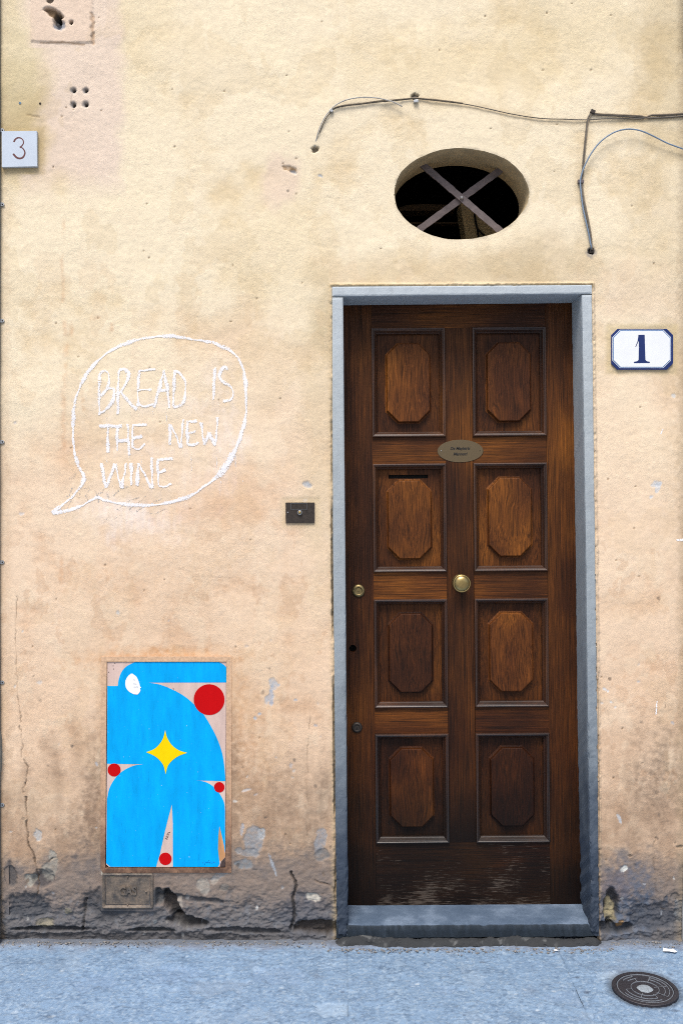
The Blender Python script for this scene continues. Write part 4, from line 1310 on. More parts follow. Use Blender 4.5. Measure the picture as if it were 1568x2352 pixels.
def cubic(p, n=14): return [tuple(v) for v in catmull(p, max(2.0, np.linalg.norm(np.array(p[0]) - np.array(p[-1])) / (n * 3)))]
# the blue field: one outline that runs round the bare areas
A_ = cubic([(500, 231), (440, 262), (400, 305), (378, 360), (368, 419)])
C_ = cubic([(608, 392), (700, 408), (800, 448), (890, 498), (965, 560), (1030, 625), (1080, 700), (1130, 790), (1165, 870), (1190, 950), (1205, 1040), (1214, 1130)])
D_ = cubic([(575, 1035), (500, 1045), (430, 1075), (370, 1120), (325, 1180), (298, 1240), (284, 1310)])
E_ = cubic([(965, 1162), (1030, 1168), (1090, 1190), (1140, 1230), (1180, 1285), (1205, 1340), (1212, 1400)])
Bc = cubic([(1165, 230.5), (1200, 250), (1220.5, 268)])
blue = ([(287, 419)] + A_[::-1] + Bc + [(1221, 391)] + C_ + [(1215, 1168)] + E_ +
        [(1213, 1740), (1205, 1680), (1190, 1610), (1168, 1522), (1160, 1600), (1157, 1700), (1165, 1780), (1170, 1820), (1155, 1843), (802, 1843), (801, 1500), (797, 1400), (793, 1352), (740, 1560), (700, 1740), (670, 1843), (310, 1843), (277, 1815)] +
        D_[::-1] + [(283, 1031)])
flat('blue_field', blue, YP, M_mblue, hp)
def circ(cx, cy, r, n=48, k=1.0): return [(cx + r * math.cos(2 * math.pi * i / n), cy + r * k * math.sin(2 * math.pi * i / n)) for i in range(n)]
for cx, cy, r in ((1087, 526, 121), (340, 1080, 51), (1167, 1216, 41), (743, 1780, 49)):
    flat('red_dot', circ(cx, cy, r), YP - .0005, M_mred, hp)
tips = [(742, 766), (914, 945), (745, 1112), (593, 940)]
mids = [[(765, 850), (815, 910)], [(815, 975), (765, 1040)], [(722, 1040), (690, 1000), (660, 970)][:2], [(668, 905), (716, 850)]]
star = cubic([(742, 766), (757, 825), (795, 885), (850, 925), (914, 945)])[:-1] + cubic([(914, 945), (850, 968), (797, 1005), (762, 1050), (745, 1112)])[:-1] + cubic([(745, 1112), (730, 1050), (700, 1005), (655, 968), (593, 940)])[:-1] + cubic([(593, 940), (655, 915), (697, 875), (725, 830), (742, 766)])[:-1]
flat('yellow_star', star, YP - .0008, M_myel, hp)
qs = lambda x, y: ((340 + x / 19.6 - 200) * 2.8, (1880 + y / 19.6 - 1780) * 2.8)
stk = [qs(*p) for p in ((570, 285), (650, 290), (800, 400), (880, 480), (960, 640), (1030, 830), (1070, 1000), (1130, 1060), (1060, 1100), (1085, 1160), (1085, 1240), (1000, 1370), (920, 1440), (720, 1420), (500, 1310), (360, 1180), (280, 1040), (245, 850), (260, 680), (340, 500), (440, 380))]
st = flat('sticker', stk, YP - .0009, M_mwhite, hp)
for body, (sx, sy) in (('FRI', (740, 640)), ('FRA', (790, 850)), ('CAFE', (830, 1030))):
    X, Z = HW(*qs(sx, sy))
    text_mesh('lettering', body, .0062, M_faint, st, (X, YP - .0012, Z), .0001, 0, .0001, 1.05)
flat('bare_patch', [(1157, 1700), (1160, 1600), (1168, 1522), (1190, 1610), (1205, 1680), (1213, 1740), (1213, 1765), (1180, 1802), (1167, 1790)], YP + .0002, M_mrust, hp)
flat('rusty_corner', [(1213, 1768), (1181, 1804), (1170, 1842), (1212, 1843)], YP - .0002, M_rustdark, hp)
sig = [[(1035, 1812), (1042, 1808)], [(1050, 1830), (1062, 1802), (1066, 1812), (1074, 1800), (1074, 1814), (1082, 1802)], [(1084, 1806), (1084, 1812)], [(1090, 1803), (1098, 1803), (1090, 1814), (1098, 1814)], [(1104, 1803), (1104, 1815), (1110, 1815)], [(1116, 1803), (1124, 1804), (1120, 1814), (1116, 1812)], [(1086, 1790), (1082, 1797)], [(1128, 1810), (1134, 1810)]]
bm = bmesh.new()
for s_ in sig:
    tube(bm, [(HW(*p)[0], YP - .0003, HW(*p)[1]) for p in s_], .0005, 4)
obj('signature', bm, M_mink, hp)
bm = bmesh.new()
for hx, hy in [(757, 428), (805, 437), (806, 449), (848, 478), (851, 490), (826, 462)] + [(776 - 8 * (k % 3) - 5 * (k // 3), 1572 + 14 * (k // 3) + 3 * (k % 3)) for k in range(13)] + [(332, 260), (335, 285), (346, 240), (297, 310)]:
    X, Z = HW(hx, hy); lathe_y(bm, X, Z, [(.0001, YP + .00015), (.0016, YP + .00015), (.0017, YP + .001)], 8)
obj('vent_hole', bm, M_rustdark, hp)['kind'] = 'stuff'

# ------------------------------------------------------------------ gas cover
gas = empty('gas_cover', (*HW(449, 2170)[:1], 0, HW(449, 2170)[1]))
tag(gas, 'small dirty grey wall cover embossed GAS below the painted hatch', 'utility cover')
def rring(x0, x1, y0, y1, r, n=5):
    out = []
    for cx, cy, a0 in ((x1 - r, y0 + r, -90), (x1 - r, y1 - r, 0), (x0 + r, y1 - r, 90), (x0 + r, y0 + r, 180)):
        for k in range(n + 1):
            a = R(a0 + 90 * k / n); out.append((cx + r * math.cos(a), cy + r * math.sin(a)))
    return out
bm = bmesh.new()
rs = []
for x0, x1, y0, y1, r, y in ((246, 650, 1891, 2170, 16, .004), (248, 648, 1893, 2168, 15, -.0035), (254, 642, 1899, 2162, 12, -.0055), (262, 634, 1907, 2154, 9, -.004), (270, 626, 1915, 2146, 5, -.001), (274, 622, 1920, 2141, 4, .004)):
    rs.append([bm.verts.new((HW(*p)[0], y, HW(*p)[1])) for p in rring(x0, x1, y0, y1, r)])
for a, b in zip(rs, rs[1:]):
    n = len(a)
    for i in range(n): bm.faces.new((a[i], a[(i + 1) % n], b[(i + 1) % n], b[i]))
obj('rim', bm, M_gas, gas)
bm = bmesh.new(); prism(bm, [HW(*p) for p in rring(279, 617, 1925, 2136, 4)], .0005, .02)
gd = obj('cover', bm, M_gas, gas, bevel=.0012)
X, Z = HW(449, 2031)
text_mesh('lettering', 'GAS', .0400, M_gas, gd, (X, -.0014, Z), .0032, 0, .0014, .95, .82)
for p, r in (((446, 1921), .0035), ((592, 2037), .0045), ((446, 2142), .003)):
    X, Z = HW(*p); bm = bmesh.new(); lathe_y(bm, X, Z, [(.0001, -.0055), (r * .6, -.005), (r, -.001), (r, .003)], 14); obj('lug', bm, M_gas, gas, smooth=True)

# ------------------------------------------------------------------ number plates
q5 = zc(1660, 860, 6.03)
p1 = empty('house_number_plate', (*W(*q5(858, 1078))[:1], 0, W(*q5(858, 1078))[1]))
tag(p1, 'white enamel plate with cut corners and navy border reading 1, right of the door', 'house number')
def pl(name, pts, y0, y1, mat, parent, q, bev=0):
    bm = bmesh.new(); prism(bm, [W(*q(*p)) for p in pts], y0, y1)
    return obj(name, bm, mat, parent, bevel=bev)
def octo(x0, x1, y0, y1, c): return [(x0 + c, y0), (x1 - c, y0), (x1, y0 + c), (x1, y1 - c), (x1 - c, y1), (x0 + c, y1), (x0, y1 - c), (x0, y0 + c)]
pb = pl('border', octo(340, 1384, 398, 1086, 104), -.006, .004, M_blue, p1, q5, .0015)
pl('enamel_band', octo(357, 1347, 413, 1060, 128), -.0067, -.0055, M_enamel, p1, q5)
pl('blue_line', octo(365, 1339, 422, 1052, 124), -.0071, -.0060, M_blueline, p1, q5)
fc = pl('enamel_face', octo(377, 1327, 434, 1040, 118), -.0075, -.0064, M_enamel, p1, q5)
pl('digit', [(795, 500), (900, 499), (907, 720), (914, 915), (922, 935), (945, 949), (980, 953), (990, 963), (980, 975), (728, 977), (716, 966), (728, 953), (765, 949), (790, 935), (798, 915), (803, 720), (801, 600), (752, 706), (744, 700), (780, 610), (792, 540)], -.0081, -.0072, M_blue, fc, q5)
q6 = zc(0, 340, 9.8)
p3 = empty('house_number_plate', (*W(*q6(575, 1290))[:1], 0, W(*q6(575, 1290))[1]))
tag(p3, 'square white marble plate with carved dark red 3 at the upper left edge', 'house number')
ps = pl('stone_plate', [(92, 322), (1052, 316), (1062, 1285), (94, 1306)], -.013, .004, M_marble, p3, q6, .001)
c3p = [(432, 622), (440, 590), (470, 545), (520, 512), (580, 505), (640, 530), (680, 580), (690, 640), (670, 695), (630, 740), (585, 768)]
c3q = [(585, 768), (640, 775), (690, 820), (722, 880), (728, 930), (710, 990), (670, 1045), (620, 1068), (560, 1070), (500, 1045), (450, 995), (408, 945)]
def stroke3(pts, w0, w1, w2):
    P = catmull(pts, 12); n = len(P)
    Lf, Rt = [], []
    for i, p in enumerate(P):
        d = P[min(i + 1, n - 1)] - P[max(i - 1, 0)]; d = d / (np.linalg.norm(d) + 1e-9); nn = np.array((-d[1], d[0]))
        t = i / (n - 1); w = (w0 * (1 - 2 * t) + w1 * 2 * t) if t < .5 else (w1 * (2 - 2 * t) + w2 * (2 * t - 1))
        Lf.append(tuple(p + nn * w / 2)); Rt.append(tuple(p - nn * w / 2))
    return Lf + Rt[::-1]
def strip(bm, pts, q, w0, w1, w2, y0, y1):
    out = stroke3(pts, w0, w1, w2); n = len(out) // 2
    Lf, Rt = out[:n], out[n:][::-1]
    va = [[bm.verts.new((*W(*q(*p)), 0)) for p in s] for s in (Lf, Rt)]
    for s in va:
        for v in s: v.co = (v.co.x, y0, v.co.y)
    for i in range(n - 1): bm.faces.new((va[0][i], va[0][i + 1], va[1][i + 1], va[1][i]))
bm = bmesh.new()
strip(bm, c3p, q6, 50, 30, 34, -.0133, 0)
strip(bm, c3q, q6, 26, 46, 52, -.0134, 0)
obj('digit', bm, M_red3, ps)

# ------------------------------------------------------------------ doorbell
q4 = zc(760, 1320, 7.84)
bell = empty('doorbell', (*W(*q4(659, 1185))[:1], 0, W(*q4(659, 1185))[1]))
tag(bell, 'dark bronze doorbell plate with one push button, left of the door frame', 'doorbell')
pl('back_plate', [(340, 732), (976, 732), (976, 1184), (342, 1186)], -.005, .004, M_darkmetal, bell, q4, .0008)
bm = bmesh.new()
for a, b_, c_, d_ in ((450, 818, 742, 756), (450, 818, 874, 888), (450, 462, 756, 874), (806, 818, 756, 874)):
    x0, z0 = W(*q4(a, d_)); x1, z1 = W(*q4(b_, c_)); box(bm, x0, x1, -.0066, -.0045, z0, z1)
obj('name_slot', bm, plain('slot_bronze', (.10, .10, .105), .5, .5), bell)
X, Z = W(*q4(652, 955))
bm = bmesh.new(); lathe_y(bm, X, Z, [(.0052, -.011), (.0064, -.012), (.0082, -.010), (.0088, -.005)], 28); bz_ = obj('button_collar', bm, plain('grey_collar', (.28, .29, .31), .4, .7), bell, smooth=True)
bm = bmesh.new(); lathe_y(bm, X, Z, [(.0001, -.0135), (.003, -.0132), (.0050, -.0115), (.0052, -.008)], 24); obj('button', bm, M_brass, bell, smooth=True)
for sx, sy, mt in ((388, 950, M_steel), (930, 955, M_darkmetal)):
    X, Z = W(*q4(sx, sy)); bm = bmesh.new(); lathe_y(bm, X, Z, [(.0001, -.0065), (.0016, -.0062), (.0024, -.005)], 12); obj('screw', bm, mt, bell)

# ------------------------------------------------------------------ cables
qc = zc(800, 200, 1.4)
def cable(name, pts, r, mat, label, off=.006, lift=None):
    P = catmull([qc(*p) for p in pts], 6)
    out = []
    n = len(P)
    for i, p in enumerate(P):
        X, Z = W(float(p[0]), float(p[1]), 0)
        l = off + (lift(i / (n - 1)) if lift else 0)
        y = (hs(X, Z) if X < 1.147 else 0) - l
        out.append([X, y, Z])
    Y = np.array([o_[1] for o_ in out])
    if n > 9: Y[2:-2] = np.convolve(np.pad(Y, 4, 'edge'), np.ones(9) / 9, 'valid')[2:-2]
    Y = np.minimum(Y, -.001) if lift is None else Y
    for o_, y in zip(out, Y): o_[1] = float(y)
    bm = bmesh.new(); tube(bm, out, r, 8)
    return tag(obj(name, bm, mat, None, smooth=True), label, 'cable')
into = lambda t: -.014 * max(0, 1 - t / .06)
cableA = cable('cable', [(116, 303), (125, 268), (140, 225), (160, 185), (182, 158), (200, 140), (240, 120), (290, 110), (350, 110), (395, 118), (430, 128), (462, 145)], .0022, M_cable_w, 'short pale cable rising from a wall hole and ending loose above the oval opening', .007, lambda t: -.014 * max(0, 1 - t / .06) + .006 * t)
cableB = cable('cable', [(118, 303), (129, 268), (145, 225), (166, 185), (184, 164), (200, 150), (240, 140), (300, 133), (360, 125), (440, 118), (510, 111), (560, 115), (640, 124), (720, 135), (800, 152), (880, 170), (960, 184), (1030, 191), (1100, 192), (1180, 194), (1260, 190), (1340, 188), (1410, 188), (1440, 178), (1500, 178), (1600, 170)], .0017, M_cable_d, 'long thin sagging dark cable running along the wall to its right edge', .005, into)
cableB2 = cable('cable', [(184, 160), (200, 147), (240, 137), (300, 130), (360, 122), (440, 115), (510, 108), (560, 112), (640, 121), (700, 130)], .0017, M_cable_b, 'beige cable doubling the long dark one as far as past the upper clip', .0075)
cableC = cable('cable', [(1205, 166), (1230, 171), (1300, 174), (1400, 178), (1420, 183), (1440, 175), (1500, 173), (1600, 166)], .0030, M_cable_b, 'thick grimy beige cable from the corner clip to the right edge', .006)
cableC2 = cable('cable', [(1205, 170), (1230, 175), (1300, 178), (1400, 184), (1440, 186), (1500, 184), (1600, 176)], .0026, M_cable_d, 'dark cable directly under the thick beige one at the right edge', .005)
cableD = cable('cable', [(1205, 168), (1190, 190), (1183, 250), (1176, 320), (1171, 380), (1166, 440), (1171, 500), (1186, 570), (1199, 640), (1208, 705)], .0026, M_cable_d, 'dark vertical cable dropping from the corner clip to a stub in the wall', .006)
cableD2 = cable('cable', [(1209, 170), (1194, 192), (1187, 250), (1180, 320), (1175, 380), (1170, 440), (1176, 500), (1190, 570), (1203, 640), (1211, 705)], .0022, M_cable_b, 'beige cable just right of the dark vertical one', .005)
cableE = cable('cable', [(1600, 322), (1568, 313), (1500, 290), (1440, 262), (1390, 243), (1340, 238), (1290, 250), (1240, 283), (1205, 325), (1180, 370), (1165, 410), (1160, 440), (1163, 480), (1172, 550), (1190, 630), (1206, 703)], .0026, M_cable_blue, 'smooth blue-grey cable bowing in a wide arch from the right edge', .010, lambda t: .012 * math.sin(min(1, t / .7) * math.pi))
def clip(px_, py_, w, h, rot, parent, mat=M_darkmetal):
    X, Z = W(px_, py_); y = hs(X, Z)
    bm = bmesh.new(); box(bm, -w / 2, w / 2, -.011, .003, -h / 2, h / 2)
    bmesh.ops.rotate(bm, verts=bm.verts, matrix=Matrix.Rotation(R(rot), 3, 'Y')); bmesh.ops.translate(bm, verts=bm.verts, vec=(X, y, Z))
    o = obj('clip', bm, mat, parent, bevel=.0015)
    return o
clip(*qc(513, 103), .013, .009, 10, cableB); clip(*qc(516, 122), .016, .009, -8, cableB, M_steel); clip(*qc(184, 160), .013, .009, 45, cableB, M_steel)
clip(*qc(1210, 163), .016, .013, 25, cableC); clip(*qc(1163, 437), .020, .012, 0, cableD, M_iron); clip(*qc(1209, 706), .014, .016, 0, cableD)

# ------------------------------------------------------------------ conduit at the left edge, sign and neighbour at the right
pipe = empty('conduit', (-1.158, -.006, 0))
tag(pipe, 'thin grey conduit running up the left edge of the plaster wall', 'pipe')
bm = bmesh.new()
pts = [(-1.1605 + .0012 * math.sin(z * 3), -.008, z) for z in np.arange(-.02, 3.4, .06)]
tube(bm, pts, .0165, 16)
obj('tube', bm, M_pipe, pipe, smooth=True)
for py_ in (300, 470, 737, 1015, 1291, 1567, 1848):
    X, Z = W(0, py_)
    bm = bmesh.new()
    outl = [(-1.150, Z + .006), (-1.137, Z + .006), (-1.1325, Z + .0035), (-1.131, Z), (-1.1325, Z - .0035), (-1.137, Z - .006), (-1.150, Z - .006)]
    prism(bm, outl, -.0045, .002)
    cl = obj('clip', bm, M_steel, pipe, bevel=.0006)
    bm = bmesh.new(); lathe_y(bm, -1.1375, Z, [(.0001, -.0072), (.0016, -.007), (.0026, -.0045)], 12); obj('screw', bm, M_darkmetal, cl)
bm = bmesh.new()
rr_ = [(-1.28, .545), (-1.15, .545), (-1.1415, .58), (-1.139, .64), (-1.1415, .70), (-1.15, .735), (-1.28, .735)]
prism(bm, rr_, -.02, .0)
obj('junction_box', bm, plain('grey_green_box', (.17, .20, .20), .5), pipe, bevel=.004)

pil = empty('neighbouring_pilaster', (1.3, .05, 0))
tag(pil, 'pale stone edge of the next house at the far right', 'building')
bm = bmesh.new(); box(bm, 1.1488, 1.62, -.004, .16, -.04, 6.0)
obj('wall', bm, M_neigh, pil, bevel=.003)
bm = bmesh.new(); prism(bm, [(1.1435, 3.02), (1.150, 3.00), (1.34, 3.00), (1.34, 3.30), (1.1435, 3.30)], -.035, -.028)
sg = obj('street_sign', bm, M_signblue, None, bevel=.002); tag(sg, 'blue sign whose edge shows in the upper right corner', 'sign')
bm = bmesh.new(); box(bm, 1.16, 1.19, -.028, .0, 3.1, 3.12); obj('bracket', bm, M_steel, sg)

# ------------------------------------------------------------------ screws and plugs left in the wall
def wall_screw(px_, py_, r, mat, label):
    X, Z = W(px_, py_); y = hs(X, Z)
    bm = bmesh.new(); lathe_y(bm, X, Z, [(.0001, y + .001), (r * .35, y + .001), (r * .4, y - .0022), (r * .8, y - .0020), (r, y - .0004), (r, y + .002)], 14)
    tag(obj('wall_plug', bm, mat), label, 'wall plug')
wall_screw(47, 237, .0045, plain('blue_plug', (.15, .25, .36), .5), 'pale blue wall plug above the square marble plate')
wall_screw(93, 238, .0040, M_darkmetal, 'dark wall plug between the blue one and the four drilled holes')

# ------------------------------------------------------------------ chalk drawing
qk = zc(100, 880, 2.24)
chalk = empty('chalk_drawing', (*W(360, 1180)[:1], 0, W(360, 1180)[1]))
tag(chalk, 'white chalk speech bubble on the plaster reading BREAD IS THE NEW WINE', 'graffiti')
def chalk_mesh(name, strokes, w, mat, off=.0011, q=qk, jit=.35, lab=None, kind=None):
    V, Fc, E = [], [], []
    for s_ in strokes:
        P = catmull([q(*p) for p in s_], 2.2)
        n = len(P)
        base = len(V)
        sd = len(V) * .37
        for i, p in enumerate(P):
            d = P[min(i + 1, n - 1)] - P[max(i - 1, 0)]; d = d / (np.linalg.norm(d) + 1e-9); nn = np.array((-d[1], d[0]))
            jw = w * (1 + jit * math.sin(i * .31 + sd) * .5 + jit * math.sin(i * .13 + sd * 2))
            jc = nn * .5 * math.sin(i * .45 + sd)
            for k, e in ((-1, 0.0), (-.5, .75), (0, 1.0), (.5, .75), (1, 0.0)):
                pp = p + jc + nn * k * jw / 2
                X, Z = W(float(pp[0]), float(pp[1]))
                V.append((X, hs(X, Z) - off, Z)); E.append(e * (1 if 0 < i < n - 1 else .3))
        for i in range(n - 1):
            for k in range(4):
                a = base + i * 5 + k
                Fc.append((a, a + 1, a + 6, a + 5))
    me = bpy.data.meshes.new(name); me.from_pydata(V, [], Fc); me.update()
    at = me.attributes.new('edge', 'FLOAT', 'POINT'); at.data.foreach_set('value', np.array(E, np.float32))
    o = link_mesh(name, me, mat, chalk)
    if lab: tag(o, lab)
    if kind: o['kind'] = kind
    return o
bub = [(105, 1262), (200, 1245), (290, 1215), (390, 1157)], [(390, 1157), (440, 1180), (520, 1198), (620, 1210), (740, 1210), (860, 1190), (980, 1150), (1060, 1095), (1140, 1035), (1200, 960), (1260, 860), (1300, 750), (1325, 640), (1325, 520), (1320, 420), (1300, 330), (1250, 255), (1190, 218), (1110, 185), (1000, 168), (900, 150), (820, 145), (700, 158), (600, 182), (480, 235), (390, 305), (330, 375), (285, 460), (250, 560), (238, 680), (238, 800), (250, 900), (275, 970), (312, 1038)], [(312, 1038), (280, 1100), (220, 1170), (150, 1225), (105, 1262)]
chalk_mesh('speech_bubble', bub, 8.2, M_chalk)
chalk_mesh('speech_bubble', [[(1150, 1030), (1200, 965), (1255, 865), (1280, 810)]], 15, M_chalk, .0014)
words = {
 'BREAD': [[(408, 375), (402, 500), (404, 645)], [(408, 380), (435, 365), (462, 385), (465, 430), (450, 480), (412, 527)], [(412, 525), (455, 480), (490, 478), (500, 510), (480, 570), (440, 612), (404, 632)],
           [(525, 395), (522, 500), (522, 640)], [(525, 400), (530, 365), (560, 352), (585, 380), (580, 430), (555, 470), (528, 508)], [(540, 495), (580, 550), (640, 612)],
           [(655, 362), (646, 480), (648, 592)], [(650, 365), (760, 355)], [(650, 487), (735, 482)], [(648, 560), (665, 582), (700, 588), (755, 572)],
           [(810, 358), (780, 480), (748, 598)], [(808, 360), (830, 470), (845, 602)], [(780, 492), (838, 486)], [(878, 360), (872, 480), (868, 592)], [(878, 365), (915, 385), (945, 440), (942, 520), (925, 575), (868, 594)]],
 'IS': [[(1131, 342), (1124, 450), (1122, 548)], [(1212, 358), (1195, 342), (1170, 360), (1158, 400), (1190, 440), (1235, 470), (1245, 510), (1225, 550), (1180, 557)]],
 'THE': [[(400, 711), (548, 713)], [(458, 712), (455, 800), (458, 882)], [(518, 712), (514, 800), (518, 870)], [(582, 698), (586, 790), (593, 898)], [(512, 806), (588, 803)], [(614, 703), (611, 780), (614, 850)], [(610, 706), (704, 705)], [(613, 792), (676, 774)], [(613, 848), (650, 858), (692, 824)]],
 'NEW': [[(848, 698), (848, 832)], [(850, 700), (885, 770), (916, 852)], [(931, 668), (924, 760), (917, 850)], [(955, 688), (960, 834)], [(948, 683), (1022, 682)], [(955, 762), (1012, 744)], [(958, 832), (1000, 830), (1028, 812)], [(1043, 688), (1062, 832)], [(1062, 832), (1096, 752)], [(1096, 754), (1130, 838)], [(1130, 836), (1142, 740), (1148, 655)]],
 'WINE': [[(415, 943), (430, 1030), (446, 1104)], [(446, 1102), (480, 1010), (504, 948)], [(503, 950), (522, 1030), (541, 1108)], [(541, 1106), (560, 1020), (573, 943)], [(605, 943), (604, 1088)], [(648, 943), (642, 1092)], [(650, 945), (695, 1030), (736, 1108)], [(731, 908), (738, 1108)], [(769, 924), (772, 1010), (777, 1092)], [(764, 925), (866, 918)], [(772, 1012), (822, 985)], [(777, 1092), (820, 1092), (858, 1074)]],
}
for wname, st_ in words.items():
    chalk_mesh('chalk_word', st_, 7.4, M_chalk, .0013, lab='chalk word ' + wname)
old = [[(190, 1160), (215, 1145), (235, 1100)], [(190, 1290), (210, 1220), (235, 1160), (240, 1130)], [(210, 1042), (240, 1030), (275, 990)], [(280, 1105), (345, 1105)], [(285, 1110), (275, 1170)], [(345, 1105), (320, 1150), (345, 1200)], [(370, 1110), (390, 1150), (400, 1200)], [(390, 1140), (420, 1130), (430, 1095)],
       [(440, 1095), (500, 1090)], [(450, 1120), (460, 1170)], [(430, 1325), (455, 1290), (470, 1250)], [(470, 1310), (545, 1265), (510, 1230)], [(480, 1160), (540, 1110), (600, 1090)], [(530, 1230), (600, 1180), (660, 1160)], [(585, 1240), (640, 1200), (700, 1150)], [(630, 1250), (690, 1220), (800, 1165)], [(700, 1260), (760, 1260), (820, 1235)], [(415, 1060), (450, 1055)]]
chalk_mesh('rubbed_marks', old, 5.0, M_oldchalk, .0008)
drips = [[(450, 650), (450, 800)], [(655, 600), (652, 655)], [(740, 610), (742, 660)], [(825, 600), (828, 700)], [(450, 880), (450, 945)], [(592, 895), (590, 960)], [(1155, 570), (1158, 650)], [(1140, 840), (1142, 1000)], [(1260, 880), (1262, 980)], [(1170, 1040), (1160, 1155)], [(1305, 1040), (1305, 1070)], [(918, 850), (920, 900)], [(980, 880), (985, 1000)], [(600, 620), (604, 660)], [(522, 630), (520, 650)], [(670, 890), (668, 960)]]
chalk_mesh('chalk_run', drips, 4.0, chalk_mat('washed_chalk', (.80, .78, .76), 0.84), .0009, kind='stuff')

# white strokes and scratches on the right-hand plaster
def scratch(pts, w, label):
    me_o = chalk_mesh('paint_scratch', [pts], w, M_chalk, .0009, q=lambda x, y: (x, y))
    me_o.parent = None; me_o.matrix_parent_inverse = Matrix.Identity(4)
    tag(me_o, label, 'paint mark')
scratch([(1508, 1610), (1505, 1642)], 3.2, 'upright white scratch on the plaster low to the right of the door')
scratch([(1551, 1240), (1572, 1240)], 4.5, 'short level white stroke at the right edge of the plaster')
scratch([(1521, 985), (1516, 998)], 2.6, 'tiny slanting white scratch below the enamel number plate')

# ------------------------------------------------------------------ drain cover
dx, dy_ = G(1480, 2273)
drain = empty('drain_cover', (dx, dy_, gz(dy_)), (math.atan(.05), 0, 0))
tag(drain, 'round black cast iron cover with curved ribs set in the paving, lower right', 'drain cover')
RC = .0985
def lathe_z(bm, prof, n=64, cx=0, cy=0):
    rings = []
    for r, z in prof:
        if r < 1e-6: rings.append([bm.verts.new((cx, cy, z))])
        else: rings.append([bm.verts.new((cx + r * math.cos(2 * math.pi * i / n), cy + r * math.sin(2 * math.pi * i / n), z)) for i in range(n)])
    for a, b in zip(rings, rings[1:]):
        for i in range(n):
            j = (i + 1) % n
            if len(a) == 1: bm.faces.new((a[0], b[j], b[i]))
            elif len(b) == 1: bm.faces.new((a[i], a[j], b[0]))
            else: bm.faces.new((a[i], b[i], b[j], a[j]))
Z0 = .0045
bm = bmesh.new(); lathe_z(bm, [(RC * .865, Z0 - .001), (RC * .87, Z0 + .0012), (RC * .985, Z0 + .0012), (RC, Z0), (RC * 1.005, -.01)])
obj('rim', bm, M_cast, drain, world=False)
bm = bmesh.new(); lathe_z(bm, [(.0, Z0 - .0015), (RC * .85, Z0 - .0015), (RC * .862, Z0 - .006)])
lid = obj('lid', bm, M_cast, drain, world=False)
bm = bmesh.new()
def arc(r, a0, a1, w=.0022, top=Z0 + .0004):
    n = max(3, int(abs(a1 - a0) / 5)); pv = None
    for i in range(n + 1):
        a = R(a0 + (a1 - a0) * i / n); c, s = math.cos(a), math.sin(a)
        ring = [bm.verts.new((r_ * c, r_ * s, z_)) for r_, z_ in ((r - w / 2, Z0 - .002), (r - w / 2 * .6, top), (r + w / 2 * .6, top), (r + w / 2, Z0 - .002))]
        if pv:
            for k in range(3): bm.faces.new((pv[k], pv[k + 1], ring[k + 1], ring[k]))
        pv = ring
def spoke(a, r0, r1, w=.002):
    c, s = math.cos(R(a)), math.sin(R(a)); nx_, ny_ = -s * w / 2, c * w / 2
    v = [bm.verts.new((c * r + nx_ * k, s * r + ny_ * k, Z0 + .0003)) for r, k in ((r0, -1), (r1, -1), (r1, 1), (r0, 1))]
    bm.faces.new(v)
arc(RC * .835, 0, 360, .0028)
arc(RC * .42, 0, 360)
arc(RC * .60, 100, 135); arc(RC * .60, -45, 62); arc(RC * .60, 185, 292)
arc(RC * .73, 105, 140); arc(RC * .73, -40, 64); arc(RC * .73, 200, 296)
for a, r0, r1 in ((106, .42, .60), (106, .68, .84), (62, .36, .73), (8, .30, .70), (-42, .38, .75), (-68, .38, .60), (-118, .36, .60), (186, .42, .60)):
    spoke(a, r0 * RC, r1 * RC)
obj('ribs', bm, M_castworn, lid, world=False)
bm = bmesh.new(); lathe_z(bm, [(.0, Z0 + .001), (RC * .14, Z0 + .0008), (RC * .23, Z0 - .001), (RC * .25, Z0 - .003)], 20)
for v in bm.verts: v.co.x += .002 * math.sin(v.co.y * 700)
obj('filled_hub', bm, plain('mortar_plug', A(140, 150, 158), .85, 0, .3, 150, .4, .002), lid, world=False)

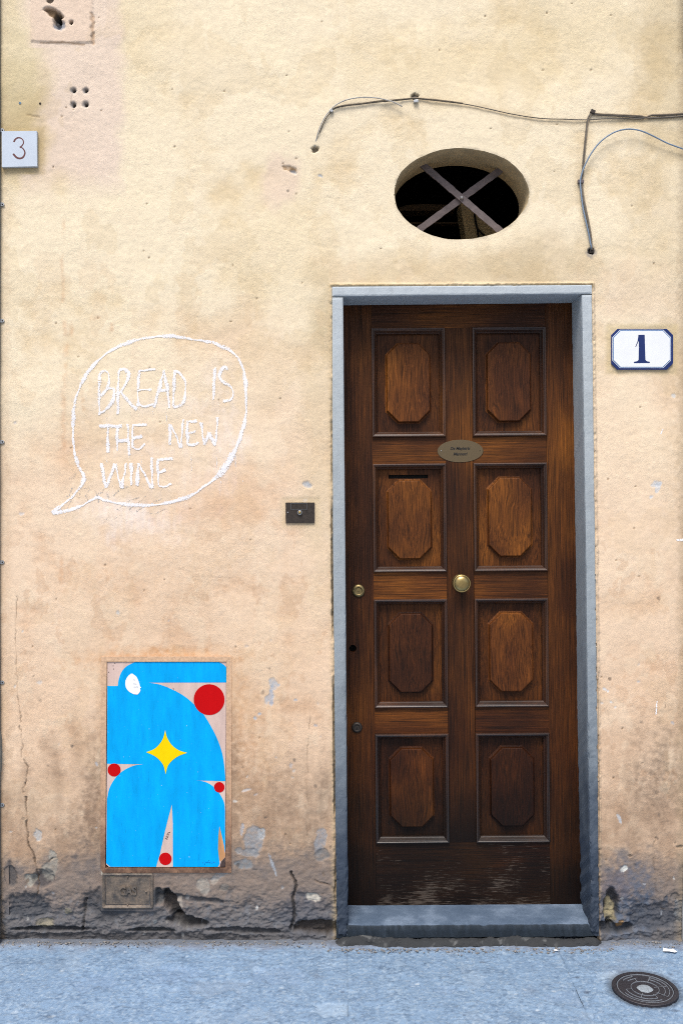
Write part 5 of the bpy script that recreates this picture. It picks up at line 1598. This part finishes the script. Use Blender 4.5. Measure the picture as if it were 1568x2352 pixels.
# ------------------------------------------------------------------ litter
def scrap(px_, py_, pts, label, h=.006):
    X, Y = G(px_, py_)
    bm = bmesh.new()
    a = [bm.verts.new((X + x_, Y + y_, gz(Y) + .004 + h * abs(math.sin(i * 1.7)))) for i, (x_, y_) in enumerate(pts)]
    c = bm.verts.new((X, Y, gz(Y) + .005 + h))
    for i in range(len(a)): bm.faces.new((a[i], a[(i + 1) % len(a)], c))
    r = bmesh.ops.extrude_face_region(bm, geom=bm.faces[:])
    bmesh.ops.translate(bm, verts=[v for v in r['geom'] if isinstance(v, bmesh.types.BMVert)], vec=(0, 0, .0006))
    tag(obj('paper_scrap', bm, M_paper), label, 'litter')
scrap(1537, 2189, [(-.022, .004), (-.016, .016), (.004, .017), (.014, .010), (.022, -.006), (.012, -.016), (-.004, -.006)], 'torn white paper scrap on the paving above the round cover')
scrap(1276, 2186, [(-.007, 0), (-.004, .005), (.006, .004), (.008, -.003), (0, -.004)], 'tiny white paper scrap at the foot of the door footing', .002)

def pebble(px_, py_, r, mat, seed):
    X, Y = G(px_, py_)
    bm = bmesh.new(); bmesh.ops.create_icosphere(bm, subdivisions=2, radius=r)
    rr = random.Random(seed)
    for v in bm.verts:
        k = 1 + .25 * math.sin(v.co.x / r * 3 + seed) * math.sin(v.co.z / r * 2.3 + seed)
        v.co = (X + v.co.x * k * 1.2, Y + v.co.y * k * .8, gz(Y) + v.co.z * k * .6 + r * .2 + .002)
    return obj('grit', bm, mat, None)
# crumbs of mortar and plaster fallen along the foot of the wall: too many to count, one mass
rr = random.Random(3)
bm = bmesh.new()
for _ in range(900):
    t = rr.random()
    X = rr.uniform(-1.15, 1.14)
    front = -.05 if -.05 < X < .9 else -.004
    Y = front - abs(rr.gauss(0, .018)) + .006
    r = rr.choice((.0012, .0016, .0022, .003, .0045)) * (rr.uniform(.7, 1.2))
    m = Matrix.Translation((X, Y, gz(Y) + r * .3 + .001)) @ Matrix.Rotation(rr.uniform(0, 6), 4, 'Z') @ Matrix.Diagonal((1.3, .8, .6, 1))
    bmesh.ops.create_icosphere(bm, subdivisions=1, radius=r, matrix=m)
cr = obj('mortar_crumbs', bm, plain('crumbs', A(128, 126, 124), .9, 0, .5, 200, 0))
tag(cr, 'scattered crumbs of mortar and grit along the foot of the wall', 'rubble', kind='stuff')
